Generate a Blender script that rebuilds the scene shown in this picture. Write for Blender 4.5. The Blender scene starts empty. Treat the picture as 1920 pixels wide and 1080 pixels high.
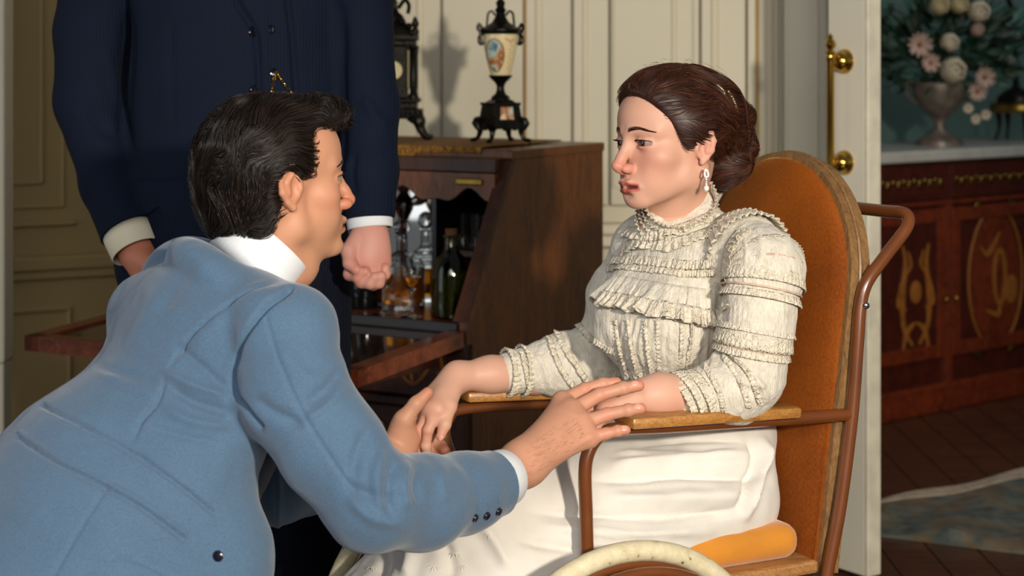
import bpy, bmesh, math, random
import numpy as np
from mathutils import Vector, Matrix
from mathutils.bvhtree import BVHTree

# ------------------------------------------------------------------ camera, light, exposure
SC = bpy.context.scene
COL = SC.collection
FPX, CZ, HOR = 3300.0, 1.27, 120.0          # focal length in pixels of a 1920 wide frame, camera height, horizon row
cam_d = bpy.data.cameras.new('camera')
cam = bpy.data.objects.new('camera', cam_d); COL.objects.link(cam)
cam.location = (0, 0, CZ); cam.rotation_euler = (math.pi / 2, 0, 0)
cam_d.sensor_width = 36; cam_d.lens = 36 * FPX / 1920
cam_d.shift_y = -(540 - HOR) / 1920
cam_d.clip_start = 0.05; cam_d.clip_end = 60
cam_d.dof.use_dof = True; cam_d.dof.focus_distance = 2.80; cam_d.dof.aperture_fstop = 4.6
SC.camera = cam
SC.view_settings.view_transform = 'Standard'; SC.view_settings.look = 'None'
SC.view_settings.gamma = 1.0; SC.view_settings.use_curve_mapping = False
SC.view_settings.exposure = 0.1
w = bpy.data.worlds.new('world'); SC.world = w; w.use_nodes = True
bg = w.node_tree.nodes['Background']
bg.inputs[0].default_value = (0.90, 0.92, 1.0, 1); bg.inputs[1].default_value = 0.11

def lamp(name, kind, loc, target, energy, color, size=1.0, size_y=None, spread=None, angle=None):
    d = bpy.data.lights.new(name, kind); o = bpy.data.objects.new(name, d); COL.objects.link(o)
    o.location = loc
    o.rotation_euler = (Vector(target) - Vector(loc)).to_track_quat('-Z', 'Y').to_euler()
    d.energy = energy; d.color = color
    if kind == 'AREA':
        d.size = size
        if size_y: d.shape = 'RECTANGLE'; d.size_y = size_y
        if spread: d.spread = spread
    if kind == 'SPOT':
        d.spot_size = angle; d.spot_blend = 0.5; d.shadow_soft_size = size
    return o
# daylight of the window bay off to the camera's right, and a soft fill lamp added behind the camera
lamp('window_sunlight', 'SPOT', (1.35, -0.9, 1.80), (0.22, 3.0, 0.86), 660, (1.0, 0.90, 0.76), 0.10, angle=math.radians(46))
lamp('soft_fill', 'AREA', (-0.1, -1.0, 2.4), (0.4, 3.2, 0.9), 21, (1.0, 0.96, 0.90), 1.5, 1.3, spread=math.radians(110))
lamp('window_daylight_side', 'AREA', (-2.6, 2.7, 1.35), (-0.4, 2.9, 0.9), 6.5, (0.92, 0.96, 1.0), 1.3, 1.5)
lamp('far_room_fill', 'AREA', (2.5, 5.2, 2.5), (1.7, 7.2, 1.0), 12, (0.95, 0.97, 1.0), 0.8, 1.0)  # unseen lamp added to brighten the room beyond
lamp('window_daylight_low', 'AREA', (-1.3, -0.5, 2.2), (-0.5, 2.6, 0.7), 3.5, (0.90, 0.95, 1.0), 1.2, 1.2, spread=math.radians(75))

# ------------------------------------------------------------------ small helpers
rnd = random.Random(7)
def W(px, py, Y):
    """point at depth Y seen at photograph pixel px, py"""
    return np.array([(px - 960) * Y / FPX, Y, CZ - (py - HOR) * Y / FPX])
def V(*a): return np.array(a, float)
def unit(v):
    v = np.asarray(v, float); return v / np.linalg.norm(v)
def props(o, label=None, category=None, group=None, kind=None):
    if label: o['label'] = label
    if category: o['category'] = category
    if group: o['group'] = group
    if kind: o['kind'] = kind
    return o
def empty(name, loc, label=None, category=None, group=None):
    o = bpy.data.objects.new(name, None); COL.objects.link(o); o.location = loc
    o.empty_display_size = 0.05
    return props(o, label, category, group)
def world_loc(o):
    p = np.zeros(3)
    while o is not None:
        p += np.array(o.location); o = o.parent
    return p
def link(name, me, mat, parent=None, smooth=False, **kw):
    o = bpy.data.objects.new(name, me); COL.objects.link(o)
    if mat is not None and not me.materials: me.materials.append(mat)
    if parent is not None:
        o.parent = parent; o.location = -world_loc(parent)
    if smooth:
        me.polygons.foreach_set('use_smooth', np.ones(len(me.polygons), bool))
    return props(o, **kw)
def mesh_np(name, verts, faces, colors=None):
    me = bpy.data.meshes.new(name)
    verts = np.asarray(verts, np.float32); n = len(verts)
    if isinstance(faces, np.ndarray):
        nf, k = faces.shape
        me.vertices.add(n); me.vertices.foreach_set('co', verts.ravel())
        me.loops.add(nf * k); me.loops.foreach_set('vertex_index', faces.astype(np.int32).ravel())
        me.polygons.add(nf)
        me.polygons.foreach_set('loop_start', np.arange(0, nf * k, k, dtype=np.int32))
        me.update(calc_edges=True); me.validate()
    else:
        me.from_pydata(verts.tolist(), [], faces); me.update()
    if colors is not None:
        a = me.color_attributes.new('Col', 'FLOAT_COLOR', 'POINT')
        c = np.ones((n, 4), np.float32); c[:, :3] = colors
        a.data.foreach_set('color', c.ravel())
    return me

class MB:
    """collects shapes and links them as one mesh object"""
    def __init__(s, M=None): s.v = []; s.f = []; s.n = 0; s.M = M
    def add(s, v, f):
        v = np.asarray(v, float)
        s.v.append(v); s.f += [[i + s.n for i in q] for q in f]; s.n += len(v); return s
    def box(s, lo, hi, bev=0.0):
        lo = np.array(lo, float); hi = np.array(hi, float)
        b = min(bev, 0.45 * float(np.min(hi - lo)))
        if b <= 0:
            v = [[(lo, hi)[i][0], (lo, hi)[j][1], (lo, hi)[k][2]] for i in (0, 1) for j in (0, 1) for k in (0, 1)]
            return s.add(v, [[0, 1, 3, 2], [4, 6, 7, 5], [0, 4, 5, 1], [2, 3, 7, 6], [0, 2, 6, 4], [1, 5, 7, 3]])
        bm = bmesh.new(); bmesh.ops.create_cube(bm, size=1)
        for x in bm.verts: x.co = Vector([(lo[i] + hi[i]) / 2 + x.co[i] * (hi[i] - lo[i]) for i in range(3)])
        bmesh.ops.bevel(bm, geom=bm.edges[:], offset=b, segments=2, profile=0.5, affect='EDGES')
        bm.verts.ensure_lookup_table(); bm.verts.index_update()
        s.add([x.co[:] for x in bm.verts], [[q.index for q in f.verts] for f in bm.faces]); bm.free(); return s
    def prism(s, poly, axis, a, b):
        """polygon in the two other axes (cyclic order), pushed from a to b on the axis"""
        poly = [tuple(p) for p in poly]; n = len(poly); v = []
        for t in (a, b):
            for p in poly:
                c = [0, 0, 0]; c[axis] = t; c[(axis + 1) % 3] = p[0]; c[(axis + 2) % 3] = p[1]; v.append(c)
        f = [[i, (i + 1) % n, n + (i + 1) % n, n + i] for i in range(n)]
        return s.add(v, f + [list(range(n))[::-1], list(range(n, 2 * n))])
    def lathe(s, prof, c=(0, 0, 0), seg=24, sx=1.0, sy=1.0, rot=None, wob=None):
        v = []; f = []; n = len(prof)
        for i, (r, z) in enumerate(prof):
            for k in range(seg):
                a = 2 * math.pi * k / seg
                rr = r * (1 + (wob(a, z) if wob else 0))
                v.append([rr * math.cos(a) * sx, rr * math.sin(a) * sy, z])
        for i in range(n - 1):
            for k in range(seg):
                k2 = (k + 1) % seg
                f.append([i * seg + k, i * seg + k2, (i + 1) * seg + k2, (i + 1) * seg + k])
        if prof[0][0] > 1e-5: f.append([k for k in range(seg)][::-1])
        if prof[-1][0] > 1e-5: f.append([(n - 1) * seg + k for k in range(seg)])
        v = np.array(v)
        if rot is not None: v = v @ np.array(rot).T
        return s.add(v + np.array(c), f)
    def tube(s, path, r, seg=8, closed=False, flat=None, cap=True):
        """swept tube; r number or list; flat=(normal, factor) squeezes the section along a direction"""
        P = np.asarray(path, float); n = len(P)
        R = np.full(n, r, float) if np.isscalar(r) else np.asarray(r, float)
        T = np.gradient(P, axis=0) if not closed else np.roll(P, -1, 0) - np.roll(P, 1, 0)
        T /= np.linalg.norm(T, axis=1)[:, None] + 1e-12
        up = np.array([0, 0, 1.0]) if abs(T[0][2]) < 0.9 else np.array([1.0, 0, 0])
        N = np.cross(T[0], up); N /= np.linalg.norm(N); v = []
        for i in range(n):
            N = N - T[i] * np.dot(N, T[i]); N /= np.linalg.norm(N); B = np.cross(T[i], N)
            for k in range(seg):
                a = 2 * math.pi * k / seg
                o = (N * math.cos(a) + B * math.sin(a)) * R[i]
                if flat is not None:
                    d = np.array(flat[0], float); o = o - d * np.dot(o, d) * (1 - flat[1])
                v.append(P[i] + o)
        f = []
        for i in range(n if closed else n - 1):
            j = (i + 1) % n
            for k in range(seg):
                k2 = (k + 1) % seg
                f.append([i * seg + k, i * seg + k2, j * seg + k2, j * seg + k])
        if not closed and cap:
            f.append([k for k in range(seg)][::-1]); f.append([(n - 1) * seg + k for k in range(seg)])
        return s.add(v, f)
    def sphere(s, c, r, seg=14, rings=8, R=None):
        r = np.array([r, r, r] if np.isscalar(r) else r, float)
        prof = [(math.sin(math.pi * i / rings), -math.cos(math.pi * i / rings)) for i in range(rings + 1)]
        v = []; f = []
        for q, z in prof:
            for k in range(seg):
                a = 2 * math.pi * k / seg; v.append([q * math.cos(a) * r[0], q * math.sin(a) * r[1], z * r[2]])
        for i in range(rings):
            for k in range(seg):
                k2 = (k + 1) % seg; f.append([i * seg + k, i * seg + k2, (i + 1) * seg + k2, (i + 1) * seg + k])
        v = np.array(v)
        if R is not None: v = v @ np.array(R).T
        return s.add(v + np.array(c), f)
    def build(s, name, mat, parent=None, smooth=False, **kw):
        v = np.concatenate(s.v)
        if s.M is not None:
            m = np.array(s.M); v = v @ m[:3, :3].T + m[:3, 3]
        me = mesh_np(name, v, s.f)
        bm = bmesh.new(); bm.from_mesh(me)
        bmesh.ops.remove_doubles(bm, verts=bm.verts[:], dist=1e-6)
        bmesh.ops.recalc_face_normals(bm, faces=bm.faces[:])
        if smooth:
            for e in bm.edges:
                if len(e.link_faces) == 2 and e.calc_face_angle(0) > 0.75: e.smooth = False
            for f in bm.faces: f.smooth = True
        bm.to_mesh(me); bm.free()
        return link(name, me, mat, parent, **kw)
def frame(origin, ux, uy, uz=(0, 0, 1)):
    M = np.eye(4); M[:3, 0] = ux; M[:3, 1] = uy; M[:3, 2] = uz; M[:3, 3] = origin; return M
def spline(pts, n):
    """Catmull-Rom through the points"""
    P = np.asarray(pts, float); m = len(P)
    if m == 2:
        t = np.linspace(0, 1, n)[:, None]; return P[0] * (1 - t) + P[1] * t
    Q = np.vstack([2 * P[0] - P[1], P, 2 * P[-1] - P[-2]])
    out = []
    for t in np.linspace(0, m - 1 - 1e-9, n):
        i = int(t); u = t - i; a, b, c, d = Q[i], Q[i + 1], Q[i + 2], Q[i + 3]
        out.append(0.5 * (2 * b + (c - a) * u + (2 * a - 5 * b + 4 * c - d) * u * u + (3 * b - a - 3 * c + d) * u ** 3))
    return np.array(out)

# ------------------------------------------------------------------ materials
def srgb(h):
    if isinstance(h, str):
        h = h.lstrip('#'); c = [int(h[i:i + 2], 16) / 255 for i in (0, 2, 4)]
    else: c = list(h)
    return tuple(x / 12.92 if x <= 0.04045 else ((x + 0.055) / 1.055) ** 2.4 for x in c)
class Mat:
    def __init__(s, name):
        s.m = bpy.data.materials.new(name); s.m.use_nodes = True; s.t = s.m.node_tree; s.N = s.t.nodes
        s.b = s.N['Principled BSDF']; s.L = s.t.links
    def set(s, **kw):
        for k, v in kw.items():
            s.b.inputs[k.replace('_', ' ')].default_value = v
        return s
    def n(s, t, **kw):
        x = s.N.new(t)
        for k, v in kw.items():
            if hasattr(x, k) and not k[0].isupper(): setattr(x, k, v)
            else: x.inputs[k.replace('_', ' ')].default_value = v
        return x
    def coord(s, kind='Object', scale=(1, 1, 1), rot=(0, 0, 0)):
        c = s.n('ShaderNodeTexCoord'); m = s.n('ShaderNodeMapping')
        m.inputs['Scale'].default_value = scale; m.inputs['Rotation'].default_value = rot
        s.L.new(c.outputs[kind], m.inputs['Vector']); return m.outputs[0]
    def noise(s, vec, scale, detail=3, rough=0.5, dist=0.0):
        x = s.n('ShaderNodeTexNoise', Scale=scale, Detail=detail, Roughness=rough, Distortion=dist)
        s.L.new(vec, x.inputs['Vector']); return x.outputs['Fac']
    def ramp(s, fac, stops):
        x = s.n('ShaderNodeValToRGB'); e = x.color_ramp.elements
        while len(e) < len(stops): e.new(0.5)
        for el, (p, c) in zip(e, stops): el.position = p; el.color = (*c, 1)
        s.L.new(fac, x.inputs[0]); return x.outputs[0]
    def mix(s, fac, a, b, mode='MIX'):
        x = s.n('ShaderNodeMix'); x.data_type = 'RGBA'; x.blend_type = mode
        for val, sock in ((fac, x.inputs[0]), (a, x.inputs[6]), (b, x.inputs[7])):
            if hasattr(val, 'is_output'): s.L.new(val, sock)
            elif np.isscalar(val): sock.default_value = val
            else: sock.default_value = (*val, 1)
        return x.outputs[2]
    def color(s, out): s.L.new(out, s.b.inputs['Base Color']); return s
    def bump(s, fac, strength=0.3, dist=0.002):
        x = s.n('ShaderNodeBump', Strength=strength, Distance=dist)
        s.L.new(fac, x.inputs['Height'])
        if s.b.inputs['Normal'].is_linked:
            s.L.new(s.b.inputs['Normal'].links[0].from_socket, x.inputs['Normal'])
        s.L.new(x.outputs[0], s.b.inputs['Normal']); return s
def plain(name, col, rough=0.5, metal=0.0, var=0.12, scale=6.0, bump=0.0, **kw):
    m = Mat(name); c = srgb(col); m.set(Roughness=rough, Metallic=metal, **kw)
    v = m.coord(); f = m.noise(v, scale, 4)
    m.color(m.ramp(f, [(0.3, tuple(x * (1 - var) for x in c)), (0.7, tuple(min(1, x * (1 + var)) for x in c))]))
    if bump: m.bump(m.noise(v, scale * 6, 3), bump, 0.002)
    return m.m
def wood(name, dark, light, scale=(1, 1, 8), rough=0.35, rot=(0, 0, 0), ring=14, coat=0.2, fine=0.4):
    m = Mat(name); v = m.coord('Object', scale, rot)
    f = m.noise(v, ring, 5, 0.6, 1.2); g = m.noise(v, ring * 7, 3, 0.7)
    c = m.ramp(f, [(0.30, srgb(dark)), (0.70, srgb(light))])
    c2 = m.mix(fine, c, m.ramp(g, [(0.35, tuple(x * 0.55 for x in srgb(dark))), (0.65, srgb(light))]))
    m.color(c2).set(Roughness=rough, Coat_Weight=coat, Coat_Roughness=0.25); m.bump(g, 0.08, 0.001)
    return m.m
def cloth(name, col, rough=0.85, weave=900, bump=0.25, sheen=0.15, var=0.08, stripes=None):
    m = Mat(name); c = srgb(col); v = m.coord()
    f = m.noise(v, weave, 2, 0.5); g = m.noise(v, 9, 4)
    a = m.ramp(f, [(0.25, tuple(x * (1 - 2.2 * var) for x in c)), (0.75, tuple(min(1, x * (1 + 2.2 * var)) for x in c))])
    a = m.mix(0.5, a, m.ramp(g, [(0.3, tuple(x * (1 - var) for x in c)), (0.7, tuple(min(1, x * (1 + var)) for x in c))]))
    if stripes:
        wv = m.n('ShaderNodeTexWave', Scale=stripes[1], Distortion=0.0); wv.bands_direction = stripes[2]
        m.L.new(v, wv.inputs['Vector'])
        a = m.mix(m.ramp(wv.outputs['Fac'], [(0.90, (0, 0, 0)), (0.97, (1, 1, 1))]), a, srgb(stripes[0]))
    m.color(a).set(Roughness=rough, Sheen_Weight=sheen, Sheen_Roughness=0.5); m.bump(f, bump, 0.0012)
    m.set(Specular_IOR_Level=0.2)
    return m.m
def vcol(name, rough=0.5, sss=0.0, bumpscale=0, bump=0.1, sheen=0.0, coat=0.0, spec=0.5):
    """material whose own colour comes from the mesh's painted colours"""
    m = Mat(name); a = m.n('ShaderNodeAttribute'); a.attribute_name = 'Col'
    m.color(a.outputs['Color']).set(Roughness=rough, Sheen_Weight=sheen, Coat_Weight=coat, Specular_IOR_Level=spec)
    if sss: m.set(Subsurface_Weight=sss, Subsurface_Radius=(0.012, 0.004, 0.002), Subsurface_Scale=0.5)
    if bumpscale: m.bump(m.noise(m.coord(), bumpscale, 3), bump, 0.001)
    return m.m
def glass(name, col=(1, 1, 1), rough=0.02, ior=1.45):
    m = Mat(name); m.set(Base_Color=(*col, 1), Roughness=rough, IOR=ior, Transmission_Weight=1.0)
    f = m.noise(m.coord(), 60, 2); m.bump(f, 0.05, 0.001); return m.m

# ------------------------------------------------------------------ signed distance shapes and their skin
class Prim:
    def __init__(s, f, c, R, k, op): s.f = f; s.c = np.asarray(c, float); s.R = R; s.k = k; s.op = op
class SDF:
    def __init__(s): s.p = []; s.k = 0.02; s.M = None
    def _pt(s, a):
        a = np.asarray(a, float)
        return a if s.M is None else s.M[:3, :3] @ a + s.M[:3, 3]
    def _rot(s, R):
        R = np.eye(3) if R is None else np.asarray(R, float)
        if s.M is None: return R
        A = s.M[:3, :3]; return (A / np.linalg.norm(A[:, 0])) @ R
    def _sc(s): return 1.0 if s.M is None else float(np.linalg.norm(s.M[:3, 0]))
    def ell(s, c, r, R=None, k=None, op='+'):
        c = s._pt(c); r = np.asarray([r] * 3 if np.isscalar(r) else r, float) * s._sc(); R = s._rot(R).astype(np.float32)
        cf = c.astype(np.float32); r1 = (1 / r).astype(np.float32); r2 = (1 / r ** 2).astype(np.float32)
        def f(P):
            q = (P - cf) @ R
            k0 = np.sqrt(((q * r1) ** 2).sum(-1)); k1 = np.sqrt(((q * r2) ** 2).sum(-1)) + 1e-9
            return k0 * (k0 - 1) / k1
        s.p.append(Prim(f, c, float(r.max()), (s.k if k is None else k) * s._sc(), op)); return s
    def cone(s, a, b, r1, r2=None, k=None, op='+'):
        a = s._pt(a).astype(np.float32); b = s._pt(b).astype(np.float32); sc = s._sc()
        r1 = r1 * sc; r2 = r1 if r2 is None else r2 * sc
        ba = b - a; l2 = float(ba @ ba) + 1e-12
        def f(P):
            pa = P - a; h = np.clip((pa @ ba) / l2, 0, 1)
            q = pa - h[..., None] * ba
            return np.sqrt((q * q).sum(-1)) - (r1 + (r2 - r1) * h)
        s.p.append(Prim(f, (a + b) / 2, math.sqrt(l2) / 2 + max(r1, r2), (s.k if k is None else k) * sc, op)); return s
    def chain(s, pts, rad, k=None, op='+'):
        for i in range(len(pts) - 1):
            s.cone(pts[i], pts[i + 1], rad[i], rad[i + 1], k, op)
        return s
    def box(s, c, h, R=None, rr=0.01, k=None, op='+'):
        c = s._pt(c); sc = s._sc(); h = np.asarray(h, np.float32) * sc; R = s._rot(R).astype(np.float32); cf = c.astype(np.float32); rr *= sc
        def f(P):
            q = np.abs((P - cf) @ R) - (h - rr)
            return np.sqrt((np.maximum(q, 0) ** 2).sum(-1)) + np.minimum(q.max(-1), 0) - rr
        s.p.append(Prim(f, c, float(np.linalg.norm(h)), (s.k if k is None else k) * sc, op)); return s
    def half(s, c, n, k=0.002):
        """keep only the side the normal points away from"""
        c = s._pt(c).astype(np.float32); n = unit(n if s.M is None else s.M[:3, :3] @ np.asarray(n, float)).astype(np.float32)
        def f(P): return -((P - c) @ n)
        s.p.append(Prim(f, c, 1e6, k, '-')); return s
    def eval(s, P, cen=None, rad=0.0):
        d = np.full(P.shape[:-1], 1.0, np.float32)
        for p in s.p:
            if cen is not None:
                sel = np.nonzero(((cen - p.c) ** 2).sum(-1) < (p.R + rad + p.k + 0.028) ** 2)[0]
                if len(sel) == 0: continue
                a = d[sel]; b = p.f(P[sel])
            else: sel = None; a = d; b = p.f(P)
            k = max(p.k, 1e-5)
            if p.op == '+':
                h = np.maximum(k - np.abs(a - b), 0) / k; a = np.minimum(a, b) - h * h * k * 0.25
            else:
                h = np.maximum(k - np.abs(a + b), 0) / k; a = np.maximum(a, -b) + h * h * k * 0.25
            if sel is None: d = a
            else: d[sel] = a
        return d
    def bounds(s):
        lo = np.full(3, 1e9); hi = -lo
        for p in s.p:
            if p.op == '+': lo = np.minimum(lo, p.c - p.R - 0.01); hi = np.maximum(hi, p.c + p.R + 0.01)
        return lo, hi
    def mesh(s, h, smooth=1, nb=8, bounds=None):
        lo, hi = bounds or s.bounds()
        nbk = np.ceil((hi - lo) / (nb * h)).astype(int)
        g = np.stack(np.meshgrid(*[np.arange(n) for n in nbk], indexing='ij'), -1).reshape(-1, 3)
        cen = (lo + (g + 0.5) * nb * h).astype(np.float32)
        dc = np.concatenate([s.eval(c) for c in np.array_split(cen, max(1, len(cen) // 200000))])
        act = np.abs(dc) < nb * h * 1.5 + 0.004
        g = g[act]; cen = cen[act]
        loc = np.stack(np.meshgrid(*[np.arange(nb + 1)] * 3, indexing='ij'), -1).reshape(-1, 3)
        vs = []; keys = []; quads = []
        K = (nbk + 2) * nb
        def key(c): return (c[..., 0].astype(np.int64) + 1) * (K[1] * K[2]) + (c[..., 1] + 1) * K[2] + (c[..., 2] + 1)
        for part in np.array_split(np.arange(len(g)), max(1, len(g) // 1500)):
            gg = g[part]
            ijk = gg[:, None, :] * nb + loc[None]
            P = (lo + ijk * h).astype(np.float32)
            D = s.eval(P, cen[part], nb * h * 0.87).reshape(-1, nb + 1, nb + 1, nb + 1)
            S = D < 0
            c8 = [(a, b, c) for a in (0, 1) for b in (0, 1) for c in (0, 1)]
            sub = lambda A, o: A[:, o[0]:o[0] + nb, o[1]:o[1] + nb, o[2]:o[2] + nb]
            cnt = sum(sub(S, o).astype(np.int8) for o in c8)
            B, I, J, Kk = np.nonzero((cnt > 0) & (cnt < 8))
            if len(B) == 0: continue
            acc = np.zeros((len(B), 3)); m = np.zeros(len(B))
            dd = {o: D[B, I + o[0], J + o[1], Kk + o[2]] for o in c8}
            for o in c8:
                for ax in range(3):
                    if o[ax]: continue
                    e = list(o); e[ax] = 1; e = tuple(e)
                    d0, d1 = dd[o], dd[e]; x = (d0 < 0) != (d1 < 0)
                    t = d0 / np.where(x, d0 - d1, 1)
                    pt = np.zeros((len(B), 3)); pt[:] = o; pt[:, ax] = t
                    acc += np.where(x[:, None], pt, 0); m += x
            cell = gg[B] * nb + np.stack([I, J, Kk], -1)
            vs.append(lo + (cell + acc / m[:, None]) * h); keys.append(key(cell))
            for ax in range(3):
                e = [0, 0, 0]; e[ax] = 1
                s0 = dd[(0, 0, 0)] < 0; s1 = dd[tuple(e)] < 0
                x = np.nonzero(s0 != s1)[0]
                if len(x) == 0: continue
                u = np.zeros(3, int); v = np.zeros(3, int); u[(ax + 1) % 3] = 1; v[(ax + 2) % 3] = 1
                c = cell[x]
                q = np.stack([key(c), key(c - u), key(c - u - v), key(c - v)], -1)
                fl = ~s0[x]; q[fl] = q[fl][:, ::-1]
                quads.append(q)
        vs = np.concatenate(vs); keys = np.concatenate(keys); quads = np.concatenate(quads)
        o = np.argsort(keys); ks = keys[o]; vs = vs[o]
        idx = np.searchsorted(ks, quads); idx = np.minimum(idx, len(ks) - 1)
        ok = (ks[idx] == quads).all(1); F = idx[ok]
        for _ in range(smooth): vs = relax(vs, F)
        return vs, F
def relax(v, F, w=0.5):
    n = len(v); a = F.ravel(); b = np.roll(F, -1, 1).ravel()
    cnt = np.bincount(a, minlength=n) + np.bincount(b, minlength=n)
    out = np.stack([np.bincount(a, v[b, i], n) + np.bincount(b, v[a, i], n) for i in range(3)], -1)
    return np.where(cnt[:, None] > 0, v * (1 - w) + w * out / np.maximum(cnt, 1)[:, None], v)
def normals(v, F):
    n = np.cross(v[F[:, 2]] - v[F[:, 0]], v[F[:, 3]] - v[F[:, 1]]); m = len(v)
    out = np.stack([sum(np.bincount(F[:, k], n[:, i], m) for k in range(4)) for i in range(3)], -1)
    return out / (np.linalg.norm(out, axis=1)[:, None] + 1e-12)
def to_px(v):
    return np.stack([960 + v[:, 0] * FPX / v[:, 1], HOR + (CZ - v[:, 2]) * FPX / v[:, 1]], -1)
def poly_dist(q, poly):
    """distance of 2-D points to a polyline, the run along it 0..1, and the side"""
    P = np.asarray(poly, float); best = np.full(len(q), 1e9); run = np.zeros(len(q)); side = np.zeros(len(q))
    L = np.concatenate([[0], np.cumsum(np.linalg.norm(np.diff(P, axis=0), axis=1))])
    for i in range(len(P) - 1):
        a, b = P[i], P[i + 1]; ba = b - a; l = ba @ ba + 1e-9
        h = np.clip(((q - a) @ ba) / l, 0, 1); d = q - a - h[:, None] * ba
        dist = np.sqrt((d * d).sum(1)); m = dist < best
        best[m] = dist[m]; run[m] = (L[i] + h[m] * math.sqrt(l)) / L[-1]
        side[m] = np.sign(ba[0] * d[m, 1] - ba[1] * d[m, 0])
    return best, run, side
def folds(v, F, items):
    """press creases (negative depth) or raise folds along lines of the cloth; widths in picture pixels, depth in metres"""
    n = normals(v, F); q = to_px(v); view = v - np.array([0, 0, CZ]); view /= np.linalg.norm(view, axis=1)[:, None]
    face = np.clip(-(n * view).sum(1) * 4, 0, 1)
    disp = np.zeros(len(v))
    for it in items:
        poly, wd, dp = it[0], it[1], it[2]
        poly = spline(poly, max(8, 5 * len(poly)))
        lo = poly.min(0) - 3 * wd; hi = poly.max(0) + 3 * wd
        sel = np.nonzero((q > lo).all(1) & (q < hi).all(1) & (face > 0))[0]
        if len(sel) == 0: continue
        d, run, side = poly_dist(q[sel], poly)
        g = np.exp(-(d / wd) ** 2)
        if len(it) > 3 and it[3] == 'step':                     # one side raised, falling off slowly
            g = np.where(side > 0, np.exp(-(d / wd) ** 2), np.exp(-(d / (wd * 0.25)) ** 2))
        if len(it) > 3 and it[3] == 'full': tp = 1.0
        else: tp = np.clip(np.minimum(run, 1 - run) * 5, 0, 1)
        disp[sel] += g * dp * tp * face[sel]
    return v + n * disp[:, None]
def vnoise(P, scale, seed=0):
    """smooth value noise in 3-D, -1..1"""
    q = np.asarray(P, float) * scale + 100; i = np.floor(q).astype(np.int64); f = q - i; f = f * f * (3 - 2 * f)
    def hsh(a, b, c):
        h = (a * 374761393 + b * 668265263 + c * 2147483647 + seed * 974634777) & 0xffffffff
        h = ((h ^ (h >> 13)) * 1274126177) & 0xffffffff
        return ((h ^ (h >> 16)) & 0xffff) / 32767.5 - 1
    r = 0
    for a in (0, 1):
        for b in (0, 1):
            for c in (0, 1):
                wgt = (f[:, 0] if a else 1 - f[:, 0]) * (f[:, 1] if b else 1 - f[:, 1]) * (f[:, 2] if c else 1 - f[:, 2])
                r = r + wgt * hsh(i[:, 0] + a, i[:, 1] + b, i[:, 2] + c)
    return r
# ------------------------------------------------------------------ materials of the place
M_wall = plain('cream_paint', '#c9c2ab', 0.55, var=0.03, scale=3, bump=0.03)
M_wall_dim = plain('cream_paint_dimmed', '#9c8656', 0.6, var=0.05, scale=2, bump=0.03)  # same cream as the back wall, its dimmer light put into the colour
M_bead = plain('ivory_paint', '#d8cfb6', 0.45, var=0.03, scale=5)
M_gilt_line = plain('ochre_line', '#a98a5a', 0.5, var=0.1)
M_white = plain('white_gloss_paint', '#dcd7c6', 0.3, var=0.02, scale=4, Coat_Weight=0.2)
M_chip = plain('chipped_white_paint', '#d3cdb8', 0.5, var=0.12, scale=18, bump=0.3)
M_brass = plain('polished_brass', '#c9a14a', 0.16, 1.0, var=0.06, scale=12)
M_oldbrass = plain('aged_brass', '#8f7436', 0.32, 1.0, var=0.25, scale=40)
M_walnut = wood('walnut', '#3a1d0d', '#7d4820', (6, 6, 1.2), 0.40, ring=5, coat=0.12)
M_walnut_d = wood('walnut_dark', '#26120a', '#4f2913', (6, 6, 1.2), 0.42, ring=6, coat=0.08)
M_redwood = wood('mahogany', '#4a1c0c', '#8b4526', (3, 3, 3), 0.28, ring=7, coat=0.4)
M_inlay = plain('boxwood_inlay', '#84511e', 0.4, var=0.25, scale=30)
M_black = plain('ebonised_edge', '#0d0a08', 0.25, var=0.2)
M_bronze = plain('patinated_bronze', '#17150f', 0.35, 0.75, var=0.5, scale=25, bump=0.4)
M_floor = wood('floorboards', '#2c170c', '#5d3822', (1, 7, 1), 0.38, ring=4, coat=0.1)
M_teal = plain('teal_paint', '#48645d', 0.7, var=0.1, scale=2)
M_marble = plain('white_marble', '#a8a59c', 0.25, var=0.12, scale=7)

def wall_x(px, Y): return (px - 960) * Y / FPX
# floors
fl = MB()
fl.box((-3.2, -1.2, -0.05), (3.2, 8.2, -0.012))
floor = fl.build('floor', M_floor, kind='structure')
# planks of the floor where they show, beyond the open door
pl_me = None
for i in range(14):
    x0 = 0.72 + i * 0.125
    o = MB().box((x0, 4.0, -0.012), (x0 + 0.121, 7.6, 0.0), 0.002)
    o.build('plank', M_floor, floor)

# back wall with its boards and beads
YB = 5.10
wb = MB().box((-1.25, YB + 0.03, 0), (wall_x(1560, YB), YB + 0.16, 2.7)).build('wall_back', M_wall, kind='structure')
grooves = [300, 420, 560, 700, 828, 983, 1073, 1143, 1313, 1400, 1420, 1462]
for a, b in zip(grooves[:-1], grooves[1:]):
    MB().box((wall_x(a, YB) + 0.003, YB, 0.86), (wall_x(b, YB) - 0.003, YB + 0.03, 2.68), 0.004).build('panel', M_wall, wb)
for c, r, m in ((650, .010, M_bead), (787, .011, M_bead), (1010, .011, M_bead), (1097, .009, M_bead), (1264, .009, M_bead), (1340, .012, M_bead), (1443, .012, M_bead), (1420, .006, M_gilt_line), (985, .004, M_gilt_line)):
    MB().tube([(wall_x(c, YB), YB, 0.87), (wall_x(c, YB), YB, 2.66)], r, 8).build('bead', m, wb, smooth=True)
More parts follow.
